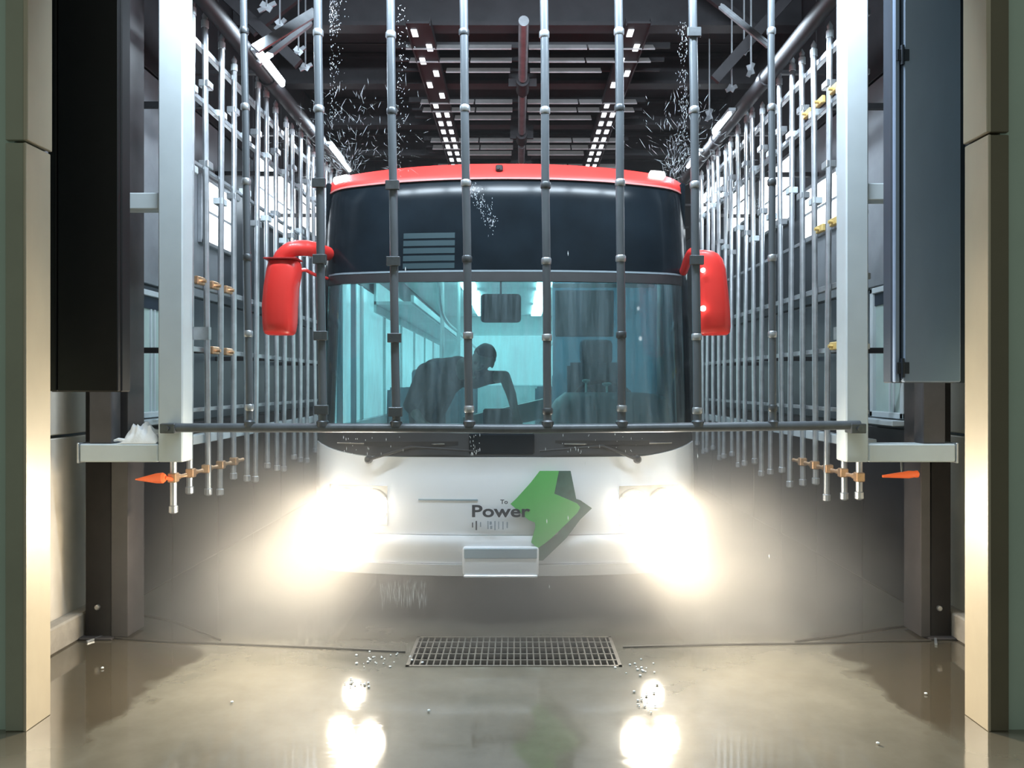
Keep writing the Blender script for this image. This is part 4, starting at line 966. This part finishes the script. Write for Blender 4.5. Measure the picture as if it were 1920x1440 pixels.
# ------------------------------------------------------------------ water: spray, drips, droplets, mist
def streaks(name, items, label, cat):
    bm = BM()
    for p, q, r in items:
        d = (q - p); s = d.cross(Vector((0, 1, 0)))
        s = s.normalized() * r if s.length > 1e-6 else Vector((r, 0, 0)); t = Vector((0, r, 0))
        m = p.lerp(q, 0.5)
        a = bm.verts.new(p); b = bm.verts.new(q); vs = [bm.verts.new(m + s), bm.verts.new(m + t), bm.verts.new(m - s), bm.verts.new(m - t)]
        for k in range(4):
            bm.faces.new((a, vs[k], vs[(k + 1) % 4])); bm.faces.new((b, vs[(k + 1) % 4], vs[k]))
    return single(name, bm, M_water, label, cat, None, 'stuff')
def spray(cx, cy, Y, mirror, n):
    it = []
    for _ in range(n):
        ang = RND.gauss(1.25, 0.55); d0 = 150 * RND.random() ** 1.3; ln = RND.uniform(3, 16) + (14 if RND.random() < .25 else 0)
        dx, dy = -math.cos(ang) * mirror, -math.sin(ang)
        p = at(cx + dx * d0 + RND.gauss(0, 10), cy + dy * d0 + RND.gauss(0, 10), Y + RND.uniform(-.15, .25))
        a2 = ang + RND.gauss(0, 0.6)
        it.append((p, p + Vector((-math.cos(a2) * mirror * ln, RND.gauss(0, 2), math.sin(a2) * ln)) * (Y / F), RND.uniform(0.0003, 0.0009)))
    return it
streaks('water_spray', spray(655, 325, 5.45, 1, 300) + spray(735, 312, 5.5, 1, 60), 'fine white water spray bursting off the red roof edge by the door side marker lamp', 'water spray')
streaks('water_spray', spray(1262, 328, 5.5, -1, 300), 'fine white water spray bursting off the red roof edge by the driver side marker lamp', 'water spray')
it = []
for _ in range(240):                                   # drops falling beside the second hanging pipe
    x = 618 + abs(RND.gauss(0, 12)); y = RND.uniform(0, 230) if RND.random() < .6 else RND.uniform(0, 60)
    p = at(x, y, 4.8 + RND.random() * .3); it.append((p, p + Vector((RND.gauss(0, .004), 0, -RND.uniform(.004, .016))), RND.uniform(.0005, .0014)))
streaks('falling_water', it, 'white drops falling beside the second hanging pipe from the black cabinet', 'water drops')
it = []
for _ in range(240):
    x = 1288 - abs(RND.gauss(0, 9)); y = RND.uniform(40, 320)
    p = at(x, y, 4.8 + RND.random() * .3); it.append((p, p + Vector((RND.gauss(0, .004), 0, -RND.uniform(.004, .02))), RND.uniform(.0005, .0013)))
streaks('falling_water', it, 'white drops falling beside the second hanging pipe from the blue-grey cabinet', 'water drops')
it = []
for _ in range(150):                                   # splash running down the dark upper glass
    t = RND.random(); x = 885 + 40 * t + RND.gauss(0, 7); y = 345 + 75 * t + RND.gauss(0, 8)
    p = sp(x, y, -0.02 - RND.random() * .05); it.append((p, p + Vector((RND.gauss(0, .006), 0, -RND.uniform(.004, .02))), RND.uniform(.0006, .002)))
for _ in range(120):
    x = 745 + abs(RND.gauss(0, 12)); y = RND.uniform(0, 330) + RND.gauss(0, 4); p = at(x, y, 5.0); it.append((p, p + Vector((RND.gauss(0, .008), 0, -RND.uniform(.004, .014))), RND.uniform(.0006, .0018)))
streaks('glass_splash', it, 'white water splash running down the dark upper windscreen band', 'water splash')
it = []
for _ in range(130):
    x = RND.uniform(712, 800); y = RND.uniform(1084, 1120); p = at(x, y, 5.16); it.append((p, p + Vector((RND.gauss(0, .003), 0, -RND.uniform(.02, .12))), RND.uniform(.0006, .0014)))
for _ in range(70):
    x = RND.choice((RND.uniform(640, 760), RND.uniform(880, 900), RND.uniform(1020, 1210))); y = RND.uniform(812, 850); p = sp(x, y, -0.06); it.append((p, p + Vector((0, 0, -RND.uniform(.006, .03))), RND.uniform(.0012, .003)))
for x, y in ((1065, 966), (1025, 972), (1030, 1095), (1442, 1038), (1308, 850), (1098, 864), (1182, 980), (760, 500), (1065, 470)):
    p = at(x, y, 4.9); it.append((p, p + Vector((0.001, 0, -.035)), .0035))
streaks('dripping_water', it, 'thin white drips falling off the bumper and cowl of the bus', 'water drips')
bm = BM()
def drop(c, r):
    m = bmesh.ops.create_icosphere(bm, subdivisions=1, radius=r, matrix=Matrix.Translation(c) @ Matrix.Diagonal((1, 1, 0.7, 1)))
for _ in range(16): drop(floor_pt(665 + RND.gauss(0, 16), 1281 + RND.gauss(0, 5), 0.006), RND.uniform(.004, .010))
for _ in range(16): drop(floor_pt(1204 + RND.gauss(0, 16), 1320 + RND.gauss(0, 18), 0.006), RND.uniform(.004, .009))
for _ in range(26): drop(floor_pt(715 + RND.gauss(0, 32), 1236 + RND.gauss(0, 9), 0.005), RND.uniform(.004, .011))
for _ in range(16): drop(floor_pt(1200 + RND.gauss(0, 22), 1250 + RND.gauss(0, 8), 0.005), RND.uniform(.004, .010))
for x, y in ((804, 1332), (435, 1316), (1646, 1393), (1736, 1300), (192, 1252)): drop(floor_pt(x, y, 0.008), .009)
single('splash_drops', bm, M_water, 'bright splashing water drops on the wet floor around the drain grate', 'water drops', None, 'stuff')

def mist_mat():
    m = bpy.data.materials.new('water_mist'); m.use_nodes = True; nt = m.node_tree; N = nt.nodes; L = nt.links
    for n in list(N): N.remove(n)
    out = N.new('ShaderNodeOutputMaterial'); v = N.new('ShaderNodeVolumePrincipled')
    v.inputs['Color'].default_value = (0.93, 0.93, 0.93, 1); v.inputs['Anisotropy'].default_value = 0.35
    tc = N.new('ShaderNodeTexCoord'); sep = N.new('ShaderNodeSeparateXYZ'); L.new(tc.outputs['Object'], sep.inputs[0])
    nz = N.new('ShaderNodeTexNoise'); nz.inputs['Scale'].default_value = 1.3; nz.inputs['Detail'].default_value = 3; L.new(tc.outputs['Object'], nz.inputs['Vector'])
    mr = N.new('ShaderNodeMapRange'); mr.inputs['From Min'].default_value = 0.3; mr.inputs['From Max'].default_value = 0.7; mr.inputs['To Min'].default_value = 0.4; mr.inputs['To Max'].default_value = 1.5
    L.new(nz.outputs['Fac'], mr.inputs['Value'])
    mz = N.new('ShaderNodeValToRGB'); e = mz.color_ramp.elements; e[0].position = 0.0; e[0].color = (0.95,) * 3 + (1,); e[1].position = 1.0; e[1].color = (0.004,) * 3 + (1,)
    for ps, v_ in ((0.10, 0.66), (0.18, 0.30), (0.26, 0.11), (0.36, 0.015)):
        q = e.new(ps); q.color = (v_,) * 3 + (1,)
    dv = N.new('ShaderNodeMath'); dv.operation = 'DIVIDE'; dv.inputs[1].default_value = 3.9; L.new(sep.outputs['Z'], dv.inputs[0]); L.new(dv.outputs[0], mz.inputs['Fac'])
    mu = N.new('ShaderNodeMath'); mu.operation = 'MULTIPLY'; L.new(mr.outputs[0], mu.inputs[0]); L.new(mz.outputs['Color'], mu.inputs[1])
    ab = N.new('ShaderNodeMath'); ab.operation = 'ABSOLUTE'; L.new(sep.outputs['X'], ab.inputs[0])
    fx = N.new('ShaderNodeMapRange'); fx.inputs['From Min'].default_value = 1.55; fx.inputs['From Max'].default_value = 2.6; fx.inputs['To Min'].default_value = 1.0; fx.inputs['To Max'].default_value = 0.0; L.new(ab.outputs[0], fx.inputs['Value'])
    fy = N.new('ShaderNodeMapRange'); fy.inputs['From Min'].default_value = -2.85; fy.inputs['From Max'].default_value = -2.35; L.new(sep.outputs['Y'], fy.inputs['Value'])
    m2 = N.new('ShaderNodeMath'); m2.operation = 'MULTIPLY'; L.new(mu.outputs[0], m2.inputs[0]); L.new(fx.outputs[0], m2.inputs[1])
    m3 = N.new('ShaderNodeMath'); m3.operation = 'MULTIPLY'; L.new(m2.outputs[0], m3.inputs[0]); L.new(fy.outputs[0], m3.inputs[1])
    L.new(m3.outputs[0], v.inputs['Density']); L.new(v.outputs[0], out.inputs['Volume']); return m
bm = BM(); box(bm, -2.65, 2.65, 4.15, 9.9, 0.01, 3.9)
mist = single('mist', bm, mist_mat(), 'thin pale water mist around the front of the bus, thickest near the floor', 'mist', None, 'stuff')
